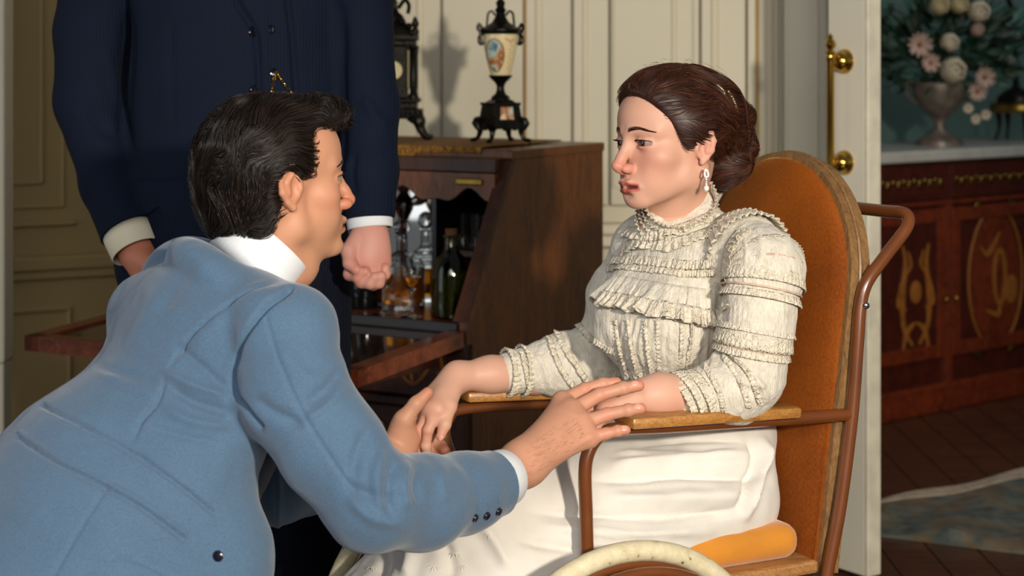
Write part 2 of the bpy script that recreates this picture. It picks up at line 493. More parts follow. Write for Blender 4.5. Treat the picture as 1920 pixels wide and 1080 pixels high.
# chair rail and the panels below
MB().box((-1.1, YB - 0.035, 0.775), (wall_x(1475, YB), YB + 0.03, 0.81), 0.01).box((-1.1, YB - 0.02, 0.74), (wall_x(1475, YB), YB + 0.03, 0.775), 0.008).build('chair_rail', M_bead, wb)
for a, b in ((420, 828), (828, 1143), (1143, 1470)):
    MB().box((wall_x(a, YB) + .02, YB, 0.2), (wall_x(b, YB) - .02, YB + .03, 0.70), 0.006).build('dado_panel', M_wall, wb)
MB().box((-1.1, YB - 0.02, 0), (wall_x(1475, YB), YB + 0.03, 0.15), 0.008).build('skirting', M_bead, wb)
# a thin rectangular frame on the panel behind the seated figure
x0, x1 = wall_x(1150, YB - .004), wall_x(1300, YB - .004); zt = CZ - (352 - HOR) * YB / FPX
MB().tube([(x0, YB, 2.66), (x0, YB, zt), (x1, YB, zt), (x1, YB, 2.66)], .005, 6).build('panel_frame', M_wall, wb)

# left wall, turned towards the camera on the left
LW = np.array([-0.98, 5.02, 0]); ld = unit((-0.88, -0.47, 0)); ln = unit((0.47, -0.88, 0))
ML = frame(LW, ld, ln)          # x runs to the left along the wall, y out of it
wl = MB(ML).box((-0.35, -0.12, 0), (1.4, 0, 2.7)).build('wall_left', M_wall_dim, kind='structure')
def left_u(px):
    t = (px - 960) / FPX; return (t * LW[1] - LW[0]) / (ld[0] - t * ld[1])
def left_z(px, py):
    u = left_u(px); Y = LW[1] + u * ld[1]; return CZ - (py - HOR) * Y / FPX
def rect_frame(u0, u1, z0, z1, r):
    p = [(u0, 0, z0), (u1, 0, z0), (u1, 0, z1), (u0, 0, z1)]
    b = MB(ML)
    for i in range(4): b.tube([p[i], p[(i + 1) % 4]], r, 6)
    return b
rect_frame(left_u(78), left_u(12), left_z(45, 343), 2.5, .008).build('panel_moulding', M_wall_dim, wl)
rect_frame(left_u(118), left_u(-60), left_z(60, 388), 2.56, .007).build('panel_moulding', M_wall_dim, wl)
rect_frame(left_u(130), left_u(-60), left_z(20, 800), left_z(60, 582), .010).build('panel_moulding', M_wall_dim, wl)
MB(ML).box((left_u(140), -.01, left_z(70, 424)), (1.35, .016, left_z(70, 415)), .004).build('panel_moulding', M_wall_dim, wl)
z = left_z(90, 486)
MB(ML).box((-0.3, -.01, z - .03), (1.4, .03, z + .012), .008).box((-0.3, -.01, z - .055), (1.4, .018, z - .03), .006).build('chair_rail', M_wall_dim, wl)
MB(ML).box((-0.3, -.01, 0), (1.4, .025, .16), .008).build('skirting', M_wall_dim, wl)
# door casing at the far left of the picture
t = MB(); xx = wall_x(8, 4.2)
t.box((xx - .12, 4.2, CZ - (682 - HOR) * 4.2 / FPX), (xx, 4.28, 2.6), .006).box((xx - .12, 4.205, 0), (xx - .003, 4.28, CZ - (682 - HOR) * 4.2 / FPX), .006)
t.build('trim_1', M_bead, kind='structure')

# casing of the doorway and the open door leaf
YC = 5.02
c1 = MB()
c1.box((wall_x(1478, YC), YC, 0), (wall_x(1535, YC), YC + .16, 2.7), .004).box((wall_x(1535, YC), YC + .02, 0), (wall_x(1552, YC), YC + .16, 2.7), .003)
c1.tube([(wall_x(1480, YC), YC + .02, 0), (wall_x(1480, YC), YC + .02, 2.7)], .012, 8)
c1.build('trim_2', M_white, kind='structure')
A = np.array([wall_x(1553, 4.42), 4.42]); B = np.array([wall_x(1628, 4.31), 4.31])
dl = unit(np.append(B - A, 0)); dn = np.array([dl[1], -dl[0], 0])
if dn[0] > 0: dn = -dn
MD = frame((A[0], A[1], 0), dl, -dn)      # x from the fold to the free edge, y into the leaf away from the camera side
Ld = float(np.linalg.norm(B - A))
door = MB(MD).box((0, 0, 0.012), (Ld - .012, .044, 2.6), .002).build('door_1', M_white, kind='structure')
MB(MD).box((Ld - .0125, -.001, 0.012), (Ld, .046, 2.6), .004).build('door_edge', M_chip, door)
# the folding half that runs back to the casing
h0 = np.array([wall_x(1556, YC), YC + .02, 0]); h1 = np.array([A[0] + .012, A[1] + .02, 0]); hd = unit(h1 - h0); hn = np.array([-hd[1], hd[0], 0])
MB(frame(h0, hd, hn)).box((0, 0, .012), (float(np.linalg.norm(h1 - h0)), .03, 2.6), .002).build('folding_leaf', M_white, door)
# brass pull: rod between two round rosettes
def on_leaf(px):
    t = (px - 960) / FPX; return float((A[0] - t * A[1]) / (t * dl[1] - dl[0]))
ur = on_leaf(1584); Yr = A[1] + ur * dl[1]
zt = CZ - (115 - HOR) * Yr / FPX; zb = CZ - (305 - HOR) * Yr / FPX
pull = empty('pull', (A[0] + ur * dl[0], Yr, zb)); pull.parent = door; pull.name = 'door_pull'
Rl = np.array([[1, 0, 0], [0, 0, -1], [0, 1, 0]]).T      # lathe axis -> leaf normal
Rl = np.array([[1, 0, 0], [0, 0, 1], [0, -1, 0]]).T
for zz in (zt, zb):
    ros = MB(MD).lathe([(0, .034), (.010, .033), (.020, .026), (.024, .018), (.026, .010), (.030, .006), (.031, 0)], (ur, 0, zz), 24, rot=[[1, 0, 0], [0, 0, -1], [0, 1, 0]])
    ros.tube([(ur, -.02, zz), (ur - .004, -.044, zz)], .0075, 10)
    ros.build('rosette', M_brass, pull, smooth=True)
b = MB(MD).lathe([(0, -.02), (.008, -.02), (.0095, 0), (.0095, zt - zb), (.013, zt - zb + .006), (.010, zt - zb + .014), (.013, zt - zb + .022), (.007, zt - zb + .03), (.014, zt - zb + .040), (.012, zt - zb + .05), (.006, zt - zb + .056), (.007, zt - zb + .062), (0, zt - zb + .07)], (ur - .004, -.046, zb), 18)
b.build('rod', M_brass, pull, smooth=True)

# ------------------------------------------------------------------ the room beyond
YF = 7.55
MB().box((0.75, YF, 0), (3.2, YF + .1, 2.8)).build('wall_far', M_teal, kind='structure')
MB().box((3.1, 5.0, 0), (3.2, YF, 2.8)).build('wall_side', M_teal, kind='structure')
P0 = np.array([(1650 - 960) * 6.2 / FPX, 6.2, 0]); P1 = np.array([(1920 - 960) * 6.75 / FPX, 6.75, 0])
cu = unit(P1 - P0); cv = np.array([-cu[1], cu[0], 0])
def cab_u(px):
    t = (px - 960) / FPX; return float((t * P0[1] - P0[0]) / (cu[0] - t * cu[1]))
MC = frame(P0, cu, cv)
cab = empty('cabinet', tuple(P0), 'dark marquetry cabinet with a white marble top in the far room', 'cabinet')
ztop = CZ - (308 - HOR) * 6.2 / FPX
umin, umax = -0.10, 1.25
M_cab = wood('rosewood_veneer', '#3c150a', '#7a3015', (3, 3, 3), 0.3, ring=5, coat=0.35)
M_cabd = wood('rosewood_dark', '#2a0e08', '#501b0f', (3, 3, 3), 0.3, ring=5, coat=0.3)
MB(MC).box((umin, .012, .10), (umax, .46, ztop - .002), .004).build('carcase', M_cabd, cab)
MB(MC).box((umin - .02, -.02, ztop), (umax + .02, .5, ztop + .042), .008).build('marble_top', M_marble, cab)
MB(MC).box((umin - .01, -.006, 0), (umax + .01, .45, .105), .01).build('plinth', M_cab, cab)
us = cab_u(1779)
zf = CZ - (386 - HOR) * 6.35 / FPX          # bottom of frieze
# frieze panels with gilt mounts
for a, b in ((umin + .03, us - .025), (us + .025, umax - .02)):
    fp = MB(MC).box((a, .0, zf + .02), (b, .02, ztop - .012), .003).build('frieze_panel', M_cabd, cab)
    g = MB(MC)
    n = int((b - a) / .03)
    for i in range(n):
        x = a + .025 + i * .03
        if x < b - .02:
            zc = (zf + ztop) / 2 + .004
            g.sphere((x, -.002, zc + .006 * (-1) ** i), (.011, .004, .016 if i % 2 else .009), 8, 5)
    g.build('gilt_mount', M_oldbrass, fp, smooth=True)
MB(MC).box((umin, -.008, zf - .002), (umax, .02, zf + .014), .004).build('moulding', M_cab, cab)
MB(MC).box((us - .018, -.006, .10), (us + .018, .03, zf), .004).build('stile', M_cab, cab)
MB(MC).box((umin - .005, -.012, .10), (umin + .05, .03, ztop - .004), .012).build('corner_post', M_cabd, cab)
for i in range(6):
    MB(MC).sphere((umin + .085, -.004, .23 + i * .115), (.013, .006, .03), 8, 6).build('gilt_mount', M_oldbrass, cab, smooth=True)
def cab_z(px, py):
    u = cab_u(px); return CZ - (py - HOR) * (P0[1] + u * cu[1]) / FPX
# two doors, each a frame, a field and an inlay
for a, b, kind in ((umin + .055, us - .022, 'scroll'), (us + .022, umax - .03, 'oval')):
    z0, z1 = .20, zf - .015
    d = MB(MC)
    for lo, hi in (((a, z0), (a + .045, z1)), ((b - .045, z0), (b, z1)), ((a + .045, z0), (b - .045, z0 + .05)), ((a + .045, z1 - .05), (b - .045, z1))):
        d.box((lo[0], -.004, lo[1]), (hi[0], .02, hi[1]), .004)
    d = d.build('cabinet_door', M_cab, cab)
    MB(MC).box((a + .043, .003, z0 + .048), (b - .043, .02, z1 - .048)).build('field', M_cabd, d)
    inl = MB(MC); yv = .0015; fl2 = ((0, 1, 0), .25)
    F3 = (MC[:3, 1], 1)
    def curve(pts, r):
        p = spline([(x, yv, zz) for x, zz in pts], 18); inl.tube(p, [r * (1 - .6 * abs(2 * i / 17 - 1)) for i in range(18)], 6, flat=((0, 1, 0), .3))
    cx = cab_u(1718) if kind == 'scroll' else cab_u(1868); cz = cab_z(1718, 548) if kind == 'scroll' else cab_z(1868, 520)
    if kind == 'scroll':
        inl.sphere((cx, yv, cz), (.034, .003, .042), 16, 6)
        for s_ in (-1, 1):
            curve([(cx + s_ * .02, cz - .19), (cx + s_ * .07, cz - .12), (cx + s_ * .075, cz), (cx + s_ * .06, cz + .10), (cx + s_ * .075, cz + .17)], .016)
            curve([(cx + s_ * .005, cz - .11), (cx + s_ * .05, cz - .14), (cx + s_ * .075, cz - .21)], .014)
            curve([(cx + s_ * .055, cz - .06), (cx + s_ * .10, cz - .04), (cx + s_ * .085, cz + .04)], .010)
            curve([(cx + s_ * .06, cz + .06), (cx + s_ * .03, cz + .10), (cx + s_ * .045, cz + .15)], .010)
    else:
        ov = MB(MC).sphere((cx, .004, cz), (.165, .004, .255), 32, 8).build('oval_panel', M_cab, d, smooth=True)
        yv = -.002
        t_ = np.linspace(0, 2 * math.pi, 30)
        inl.tube([(cx + .17 * math.cos(q), .003, cz + .262 * math.sin(q)) for q in t_[:-1]], .006, 6, closed=True)
        inl.tube([(cx + .02 + .035 * math.cos(q), yv, cz + .10 * math.sin(q)) for q in t_[:-1]], .012, 6, closed=True, flat=((0, 1, 0), .3))
        inl.sphere((cx + .09, yv, cz - .05), (.045, .003, .055), 14, 6)
        curve([(cx - .1, cz + .12), (cx - .06, cz + .09), (cx - .02, cz + .12), (cx + .02, cz + .17)], .014)
        curve([(cx + .02, cz - .10), (cx + .01, cz - .14), (cx - .06, cz - .12)], .014)
        for sx in (-1, 1):
            for sz in (-1, 1):
                gm = MB(MC)
                for q in range(5):
                    gm.sphere((cx + sx * (.17 - q * .018), .002, cz + sz * (.235 + q * .012)), (.014, .005, .018), 8, 5)
                gm.build('gilt_mount', M_oldbrass, d, smooth=True)
    inl.build('inlay', M_inlay, d, smooth=True)
    MB(MC).sphere((us - .03 if kind == 'scroll' else us + .03, -.012, cab_z(1779, 560)), (.008, .008, .012), 10, 6).build('keyhole_plate', M_oldbrass, d, smooth=True)

# flower vase on the cabinet
def on_cab(px, depth):      # depth behind the front edge, height of the marble
    t = (px - 960) / FPX
    o = P0 + cv * depth; u = (t * o[1] - o[0]) / (cu[0] - t * cu[1]); q = o + cu * u; return np.array([q[0], q[1], ztop + .042])
vb = on_cab(1762, .20); Yv = vb[1]; s = Yv / FPX
M_vase = plain('weathered_silver', '#6f6357', 0.4, 0.3, var=0.4, scale=30, bump=0.4)
vase = empty('flower_vase', tuple(vb), 'weathered silver urn holding the flowers on the marble top', 'vase')
prof = [(0, 0), (44 * s, 0), (44 * s, 8 * s), (34 * s, 14 * s), (18 * s, 22 * s), (10 * s, 32 * s), (9 * s, 44 * s), (13 * s, 50 * s), (20 * s, 56 * s), (36 * s, 72 * s), (47 * s, 92 * s), (52 * s, 112 * s), (50 * s, 118 * s), (44 * s, 116 * s), (40 * s, 100 * s), (0, 96 * s)]
MB().lathe(prof, vb, 24, wob=lambda a, z: .03 * math.cos(12 * a) if z > 52 * s else 0).build('bowl', M_vase, vase, smooth=True)
for sg in (-1, 1):
    h = MB(); h.tube(spline([vb + V(sg * 40 * s, 0, 78 * s), vb + V(sg * 60 * s, 0, 96 * s), vb + V(sg * 58 * s, 0, 122 * s), vb + V(sg * 46 * s, 0, 114 * s)], 14), .006, 6); h.build('handle', M_vase, vase, smooth=True)
# foliage and flowers
M_leaf = plain('leaf_green', '#1d3320', 0.5, var=0.5, scale=14)
M_leaf2 = plain('leaf_teal', '#1f4a3c', 0.5, var=0.4, scale=14)
r2 = random.Random(3)
def leaf(b, c, d, L, wd):
    d = unit(d); sdir = unit(np.cross(d, V(r2.uniform(-1, 1), r2.uniform(-1, 1), r2.uniform(-1, 1)) + 1e-3)); nn = np.cross(d, sdir)
    v = [c, c + d * L * .35 + sdir * wd + nn * wd * .3, c + d * L * .45 + nn * wd * .1, c + d * L * .35 - sdir * wd + nn * wd * .3, c + d * L * .75 + sdir * wd * .7, c + d * L * .75 - sdir * wd * .7, c + d * L - nn * wd * .5]
    b.add(v, [[0, 1, 2], [0, 2, 3], [1, 4, 6, 2], [2, 6, 5, 3]])
fo = MB(); fo2 = MB()
for i in range(420):
    a = r2.uniform(0, 2 * math.pi); rr = math.sqrt(r2.random())
    c = vb + V(rr * math.cos(a) * 120 * s * 1.15 + 12 * s, r2.uniform(-.10, .13), (188 + rr * math.sin(a) * 78) * s)
    if c[2] < vb[2] + 125 * s and abs(c[0] - vb[0]) > 70 * s and r2.random() < .6: continue
    leaf(fo if i % 4 else fo2, c, V(c[0] - vb[0], r2.uniform(-.1, .06), c[2] - vb[2] - .3) + V(r2.uniform(-.1, .1), 0, r2.uniform(-.1, .1)), r2.uniform(.05, .10), r2.uniform(.012, .022))
bq = empty('foliage', tuple(vb + V(0, 0, 100 * s)), 'dark green leaves filling out the bouquet in the silver urn', 'foliage')
fo.build('leaves', M_leaf, bq, kind='stuff'); fo2.build('leaves', M_leaf2, bq, kind='stuff')
st = MB()
for i in range(10):
    a = r2.uniform(0, 6.28); st.tube([vb + V(.02 * math.cos(a), .02 * math.sin(a), 98 * s), vb + V(.13 * math.cos(a), .08 * math.sin(a), 200 * s)], .004, 5)
st.build('stems', M_leaf, bq)
M_rosew = plain('white_petal', '#b9ac92', 0.6, var=0.1, scale=20)
M_rosep = plain('pink_petal', '#a78a7a', 0.6, var=0.15, scale=20)
M_rosey = plain('cream_petal', '#b3a37a', 0.6, var=0.12, scale=20)
def flower(px, py, r, mat, kind, label, dy=-.13):
    Y = Yv + dy; c = W(px, py, Y); R = r * Y / FPX
    root = empty('flower', tuple(c), label, 'flower', 'flowers in the silver urn')
    if kind == 'rose':
        for lay, (n, rad, op) in enumerate(((3, .35, .2), (5, .62, .45), (6, .95, .75))):
            for i in range(n):
                a = 2 * math.pi * (i + .4 * lay) / n
                dirv = V(math.cos(a), -(1.05 - op), math.sin(a)); dirv = unit(dirv)
                tn = unit(np.cross(dirv, V(0, 1, 0))); up = np.cross(tn, dirv)
                Rm = np.stack([tn, dirv, up], 1)
                MB().sphere(c + dirv * R * rad * .62, (R * .42 * rad + R * .1, R * .12, R * .40 * rad + R * .12), 8, 6, Rm).build('petal', mat, root, smooth=True)
    else:
        for i in range(14):
            a = 2 * math.pi * i / 14 + r2.uniform(-.1, .1); dirv = unit(V(math.cos(a), -.35, math.sin(a)))
            tn = unit(np.cross(dirv, V(0, 1, 0))); up = np.cross(tn, dirv)
            MB().sphere(c + dirv * R * .55, (R * .14, R * .5, R * .06), 6, 5, np.stack([tn, dirv, up], 1)).build('petal', mat, root, smooth=True)
        MB().sphere(c + V(0, -.006, 0), R * .2, 8, 5).build('flower_centre', M_inlay, root, smooth=True)
flower(1788, 132, 33, M_rosew, 'rose', 'large white rose low at the front of the urn bouquet')
flower(1781, 80, 24, M_rosew, 'rose', 'round white rose just above the largest rose')
flower(1762, 10, 25, M_rosey, 'rose', 'cream rose at the top of the bouquet nearer the door')
flower(1799, 8, 24, M_rosey, 'rose', 'cream rose in the middle of the bouquet top row')
flower(1836, 22, 28, M_rosew, 'rose', 'pale rose at the top of the bouquet next to the candelabrum')
flower(1833, 56, 17, M_rosep, 'rose', 'small peach rose below the top row of roses')
flower(1724, 84, 26, M_rosep, 'daisy', 'pinkish many-petalled bloom beside the round white rose')
flower(1745, 118, 20, M_rosep, 'daisy', 'smaller pinkish bloom over the rim of the urn')
flower(1846, 145, 22, M_rosep, 'daisy', 'pale pink bloom drooping at the bouquet side')
flower(1832, 172, 20, M_rosep, 'daisy', 'pale pink bloom lower in the drooping spray', -.12)
flower(1815, 203, 11, M_rosew, 'daisy', 'tiny white blossom of the hanging spray nearest the urn', -.12)
flower(1829, 223, 11, M_rosew, 'daisy', 'lowest tiny white blossom of the hanging spray', -.12)
flower(1848, 215, 11, M_rosew, 'daisy', 'tiny white blossom of the hanging spray nearest the candelabrum', -.12)
# candelabrum at the picture's edge
cb = on_cab(1905, .22) + V(0, 0, .009); Yc = cb[1]; s = Yc / FPX
cd = empty('candelabrum', tuple(cb), 'gilt candelabrum with dark stem on the marble top', 'candelabrum')
for dx, dy in ((-38, -14), (-12, 14), (14, -14), (40, 14)):
    b = MB(); b.tube(spline([cb + V(dx * s * 1.1, dy * s, 0), cb + V(dx * s * .92, dy * s, 26 * s), cb + V(dx * s, dy * s, 56 * s)], 8), [4 * s, 3 * s, 3 * s, 3 * s, 4 * s, 5 * s, 6 * s, 6 * s], 8); b.build('foot', M_bronze, cd, smooth=True)
MB().lathe([(0, 50 * s), (46 * s, 50 * s), (50 * s, 56 * s), (46 * s, 64 * s), (50 * s, 68 * s), (0, 70 * s)], cb, 20).build('gilt_stand', M_oldbrass, cd, smooth=True)
MB().lathe([(36 * s, 69 * s), (34 * s, 80 * s), (18 * s, 92 * s), (7 * s, 98 * s), (5 * s, 120 * s), (7 * s, 132 * s), (4 * s, 150 * s), (0, 152 * s)], cb, 18).build('dome', M_bronze, cd, smooth=True)
b = MB(); b.tube(spline([cb + V(0, 0, 150 * s), cb + V(-3 * s, 0, 190 * s), cb + V(3 * s, 0, 220 * s), cb + V(-14 * s, 0, 260 * s), cb + V(-22 * s, 0, 300 * s)], 24), 5 * s, 8).build('stem', M_bronze, cd, smooth=True)
b = MB()
for dx, dz, r in ((-6, 175, 8), (2, 190, 6), (8, 222, 7), (-4, 235, 5)): b.sphere(cb + V(dx * s, -.012, dz * s), (r * s * .8, r * s * .7, r * s * 1.3), 10, 6)
b.build('gilt_leaf', M_brass, cd, smooth=True)

# rug on the floor beyond the door
m = Mat('rug_pile'); v = m.coord('Object', (1, 1, 1)); f = m.noise(v, 7, 4, .6, .6); g = m.noise(v, 16, 3)
c = m.ramp(f, [(.30, srgb('#2a2c28')), (.45, srgb('#4c5a58')), (.55, srgb('#6a5335')), (.65, srgb('#4a5553')), (.78, srgb('#3a281a'))])
m.color(m.mix(.35, c, m.ramp(g, [(.35, srgb('#211c16')), (.65, srgb('#77705e'))]))).set(Roughness=.95); m.bump(m.noise(v, 260, 2), .6, .003); M_rug = m.m
c4 = [np.array([(x - 960) * 1.27 * FPX / (y - HOR) / FPX, 1.27 * FPX / (y - HOR)]) for x, y in ((1640, 949), (1960, 880), (1960, 1046), (1640, 1006))]
def rugp(a, b): return (c4[0] * (1 - a) + c4[1] * a) * (1 - b) + (c4[3] * (1 - a) + c4[2] * a) * b
rug = empty('rug', (float(c4[0][0]), float(c4[0][1]), 0), 'muted patterned rug rucked up on the dark floor beyond the door', 'rug')
def rug_part(b0, b1, name, mat, lift):
    na, nb_ = 40, max(3, int(30 * (b1 - b0))); v = []; f = []
    for top in (1, 0):
        for j in range(nb_ + 1):
            for i in range(na + 1):
                a = i / na; b = b0 + (b1 - b0) * j / nb_; p = rugp(a, b)
                z = .011 + lift + .006 * math.sin(9 * a + 5 * b) + (.022 * max(0, 1 - abs(b - .93) / .07) * (a > .2) * min(1, (a - .2) * 4))
                v.append((p[0], p[1], z if top else .001))
    N = (na + 1) * (nb_ + 1)
    for j in range(nb_):
        for i in range(na):
            q = j * (na + 1) + i; f.append([q, q + 1, q + na + 2, q + na + 1]); f.append([N + q, N + q + na + 1, N + q + na + 2, N + q + 1])
    rim = [i for i in range(na + 1)] + [j * (na + 1) + na for j in range(1, nb_ + 1)] + [nb_ * (na + 1) + i for i in range(na - 1, -1, -1)] + [j * (na + 1) for j in range(nb_ - 1, 0, -1)]
    for i in range(len(rim)): f.append([rim[i], N + rim[i], N + rim[(i + 1) % len(rim)], rim[(i + 1) % len(rim)]])
    MB().add(v, f).build(name, mat, rug, smooth=True)
rug_part(.13, 1.0, 'pile', M_rug, 0)
rug_part(0, .13, 'pale_strip', plain('rug_pale_strip', '#a2917c', .95, var=.2, scale=30, bump=.3), .004)  # paler strip along the far edge

# ------------------------------------------------------------------ writing desk
DC = np.array([-0.103, 4.0, 0]); du = np.array([.866, -.5, 0]); dv = np.array([.5, .866, 0])
MDk = frame(DC, du, dv)
def dk(x, y, z): return DC + du * x + dv * y + V(0, 0, z)
WD, DD, ZFl, ZT, YT = .95, .68, .664, 1.046, .218
desk = empty('writing_desk', tuple(DC), 'walnut slant-front writing desk with its fall front open as a bar', 'desk')
side = [(0, 0), (DD, 0), (DD, ZT), (YT, ZT), (0, ZFl + .03)]
def side_poly(x0, x1, name):
    # inner thickness with a bevelled front edge strip
    MB(MDk).prism(side, 0, x0, x1).build(name, M_walnut, desk)
side_poly(-.024, 0, 'side_panel'); side_poly(-WD, -WD + .024, 'side_panel')
for x0 in (-.030, -WD - .002):
    b = MB(MDk)
    n = unit(V(0, -(ZT - ZFl - .03), YT))
    b.prism([(-.012, ZFl + .02), (.006, ZFl + .02), (YT + .006, ZT), (YT - .012, ZT)], 0, x0, x0 + .032)
    b.build('slant_edge', M_walnut_d, desk)
MB(MDk).box((-WD - .006, YT - .02, ZT - .003), (.006, DD, ZT + .02), .004).build('top', M_walnut, desk)
MB(MDk).box((-WD + .024, DD - .02, 0), (-.024, DD - .003, ZT), 0).build('back_panel', M_walnut_d, desk)
MB(MDk).box((-WD + .02, .16, ZT - .034), (-.02, .215, ZT), .003).build('top_rail', M_walnut_d, desk)
# valance with a scalloped lower edge
pts = [(-WD + .024, ZT - .036), (-.024, ZT - .036)]
n = 70; low = []
for i in range(n + 1):
    x = -.024 - (WD - .048) * i / n; u = (-x) / .19
    low.append((x, ZT - .092 - .014 * math.cos(2 * math.pi * u) + .008 * math.cos(4 * math.pi * u)))
poly = [(p[0], p[1]) for p in pts] + low
b = MB(MDk); v = [(x, .165, z) for x, z in poly] + [(x, .183, z) for x, z in poly]; k = len(poly)
b.add(v, [list(range(k)), list(range(k, 2 * k))[::-1]] + [[i, (i + 1) % k, k + (i + 1) % k, k + i] for i in range(k)])
b.build('valance', M_walnut, desk)
MB(MDk).box((-.13, .158, ZT - .064), (-.055, .168, ZT - .048), .003).build('lock_plate', M_oldbrass, desk)
# inside: floor, partition, shelf, mirror
MB(MDk).box((-WD + .024, .0, ZFl - .012), (-.024, DD - .02, ZFl + .012), .003).build('interior_floor', M_redwood, desk)
MB(MDk).box((-WD + .02, -.008, ZFl - .014), (-.02, .004, ZFl + .016), .003).build('black_edge', M_black, desk)
MB(MDk).box((-.222, .20, ZFl), (-.210, DD - .02, ZT - .04)).build('partition', M_black, desk)
MB(MDk).box((-.210, .24, .80), (-.024, DD - .02, .815), .002).build('shelf', M_walnut_d, desk)
mm = Mat('mirror_glass'); mm.set(Metallic=1.0, Roughness=.04, Base_Color=(.82, .82, .78, 1)); mm.bump(mm.noise(mm.coord(), 5, 2), .15, .004)
MB(MDk).box((-WD + .04, .44, ZFl + .015), (-.226, .452, ZT - .05)).build('mirror', mm.m, desk)
MB(MDk).box((-.210, .44, ZFl + .012), (-.024, .452, ZT - .04)).build('interior_back', M_black, desk)
# fall front, open
tilt = math.radians(3.4)
def flp(x, y, z): return (x, -y * math.cos(tilt) - 0.0, ZFl - .014 - y * math.sin(tilt) + z)
def flap_box(x0, x1, y0, y1, z0, z1, name, mat, parent):
    v = [flp(x, y, z) for x in (x0, x1) for y in (y0, y1) for z in (z0, z1)]
    return MB(MDk).add(v, [[0, 1, 3, 2], [4, 6, 7, 5], [0, 4, 5, 1], [2, 3, 7, 6], [0, 2, 6, 4], [1, 5, 7, 3]]).build(name, mat, parent)
fe = empty('fall_front', tuple(dk(0, 0, ZFl))); fe.parent = desk; fe.location = Vector(dk(0, 0, ZFl) - DC)
flap_box(-WD + .02, -.02, .012, .425, -.012, .004, 'board', M_redwood, fe)
m = Mat('dark_glossy_leather'); v_ = m.coord(); m.color(m.ramp(m.noise(v_, 9, 3), [(.3, srgb('#2b2018')), (.7, srgb('#3c2c20'))])).set(Roughness=.07, Specular_IOR_Level=.9, Coat_Weight=.8, Coat_Roughness=.04)
flap_box(-WD + .06, -.06, .03, .385, .004, .007, 'writing_surface', m.m, fe)
for a in ((-WD + .005, -.0, .395, .43), (-.045, 0, .012, .43), (-WD + .005, -WD + .05, .012, .43)):
    flap_box(a[0], a[1], a[2], a[3], -.022, .013, 'moulded_edge', M_redwood, fe)
for x in (-.10, -.85): MB(MDk).box((x, -.30, ZFl - .085), (x + .03, .0, ZFl - .055)).build('support_arm', M_walnut_d, desk)
# drawers
MB(MDk).box((-WD + .024, .02, 0.02), (-.024, DD - .02, ZFl - .03)).build('carcase', M_black, desk)
for z0, z1 in ((.50, .625), (.30, .475), (.08, .275)):
    d = MB(MDk).box((-WD + .05, -.002, z0), (-.05, .03, z1), .006).build('drawer', M_walnut_d, desk)
    zc = (z0 + z1) / 2
    for cx in (-.20, -.75):
        sc = MB(MDk)
        for sg in (-1, 1):
            k = .045 if z0 > .49 else .055
            sc.tube(spline([(cx + sg * .02, -.003, zc - .2 * k), (cx + sg * .055, -.003, zc - .75 * k), (cx + sg * .09, -.003, zc - .1 * k), (cx + sg * .105, -.003, zc + .7 * k), (cx + sg * .13, -.003, zc + .75 * k), (cx + sg * .135, -.003, zc + .1 * k), (cx + sg * .12, -.003, zc - .05 * k)], 26), [.006 * (.5 + .5 * math.sin(math.pi * i / 25)) for i in range(26)], 6, flat=((0, 1, 0), .25))
            sc.tube(spline([(cx + sg * .055, -.003, zc - .7 * k), (cx + sg * .05, -.003, zc + .2 * k), (cx + sg * .075, -.003, zc + .5 * k), (cx + sg * .085, -.003, zc + .1 * k)], 16), .004, 6, flat=((0, 1, 0), .25))
        sc.build('inlay', M_inlay, d, smooth=True)
    if z0 < .49:
        for cx in (-.239, -.71):
            kn = MB(MDk).lathe([(0, .036), (.012, .034), (.017, .026), (.016, .018), (.008, .012), (.008, .006), (.022, .004), (.024, 0), (0, 0)], (cx, -.002, .417 if z0 > .2 else zc), 18, rot=[[1, 0, 0], [0, 0, -1], [0, 1, 0]])
            kn.build('knob', M_oldbrass, d, smooth=True)
for z0 in (.487, .288): MB(MDk).box((-WD + .03, -.006, z0 - .010), (-.03, .03, z0 + .011), .004).build('drawer_rail', M_walnut_d, desk)
MB(MDk).box((-.05, -.008, 0), (-.0, .03, ZFl - .03), .004).build('corner_post', M_walnut_d, desk)
MB(MDk).box((-WD, -.008, 0), (-WD + .05, .03, ZFl - .03), .004).build('corner_post', M_walnut_d, desk)

# ochre runner on top of the desk
m = Mat('ochre_brocade'); v_ = m.coord(); m.color(m.ramp(m.noise(v_, 110, 3, .7), [(.36, srgb('#4a2a10')), (.55, srgb('#8f6220')), (.7, srgb('#b0852f'))])).set(Roughness=.8); M_runner = m.m
zr = ZT + .0205
b = MB(MDk); v = []; f = []; nx = 60
for j, y in enumerate((.60, .42, .24, YT - .019, YT - .0225)):
    for i in range(nx + 1):
        x = -.90 + .82 * i / nx
        if j < 3: zz = zr + .004
        elif j == 3: zz = zr + .002
        else:
            q = abs(x + .315) / .06; zz = zr - .012 - .030 * max(0, 1 - q)
        v.append((x, y, zz))
for j in range(4):
    for i in range(nx):
        q = j * (nx + 1) + i; f.append([q, q + 1, q + nx + 2, q + nx + 1])
b.add(v, f); runner = b.build('table_runner', M_runner, smooth=True, label='ochre brocade runner with a hanging point on top of the desk', category='table runner')
md = runner.modifiers.new('thickness', 'SOLIDIFY'); md.thickness = .003; md.offset = 1
ZD = ZT + .026

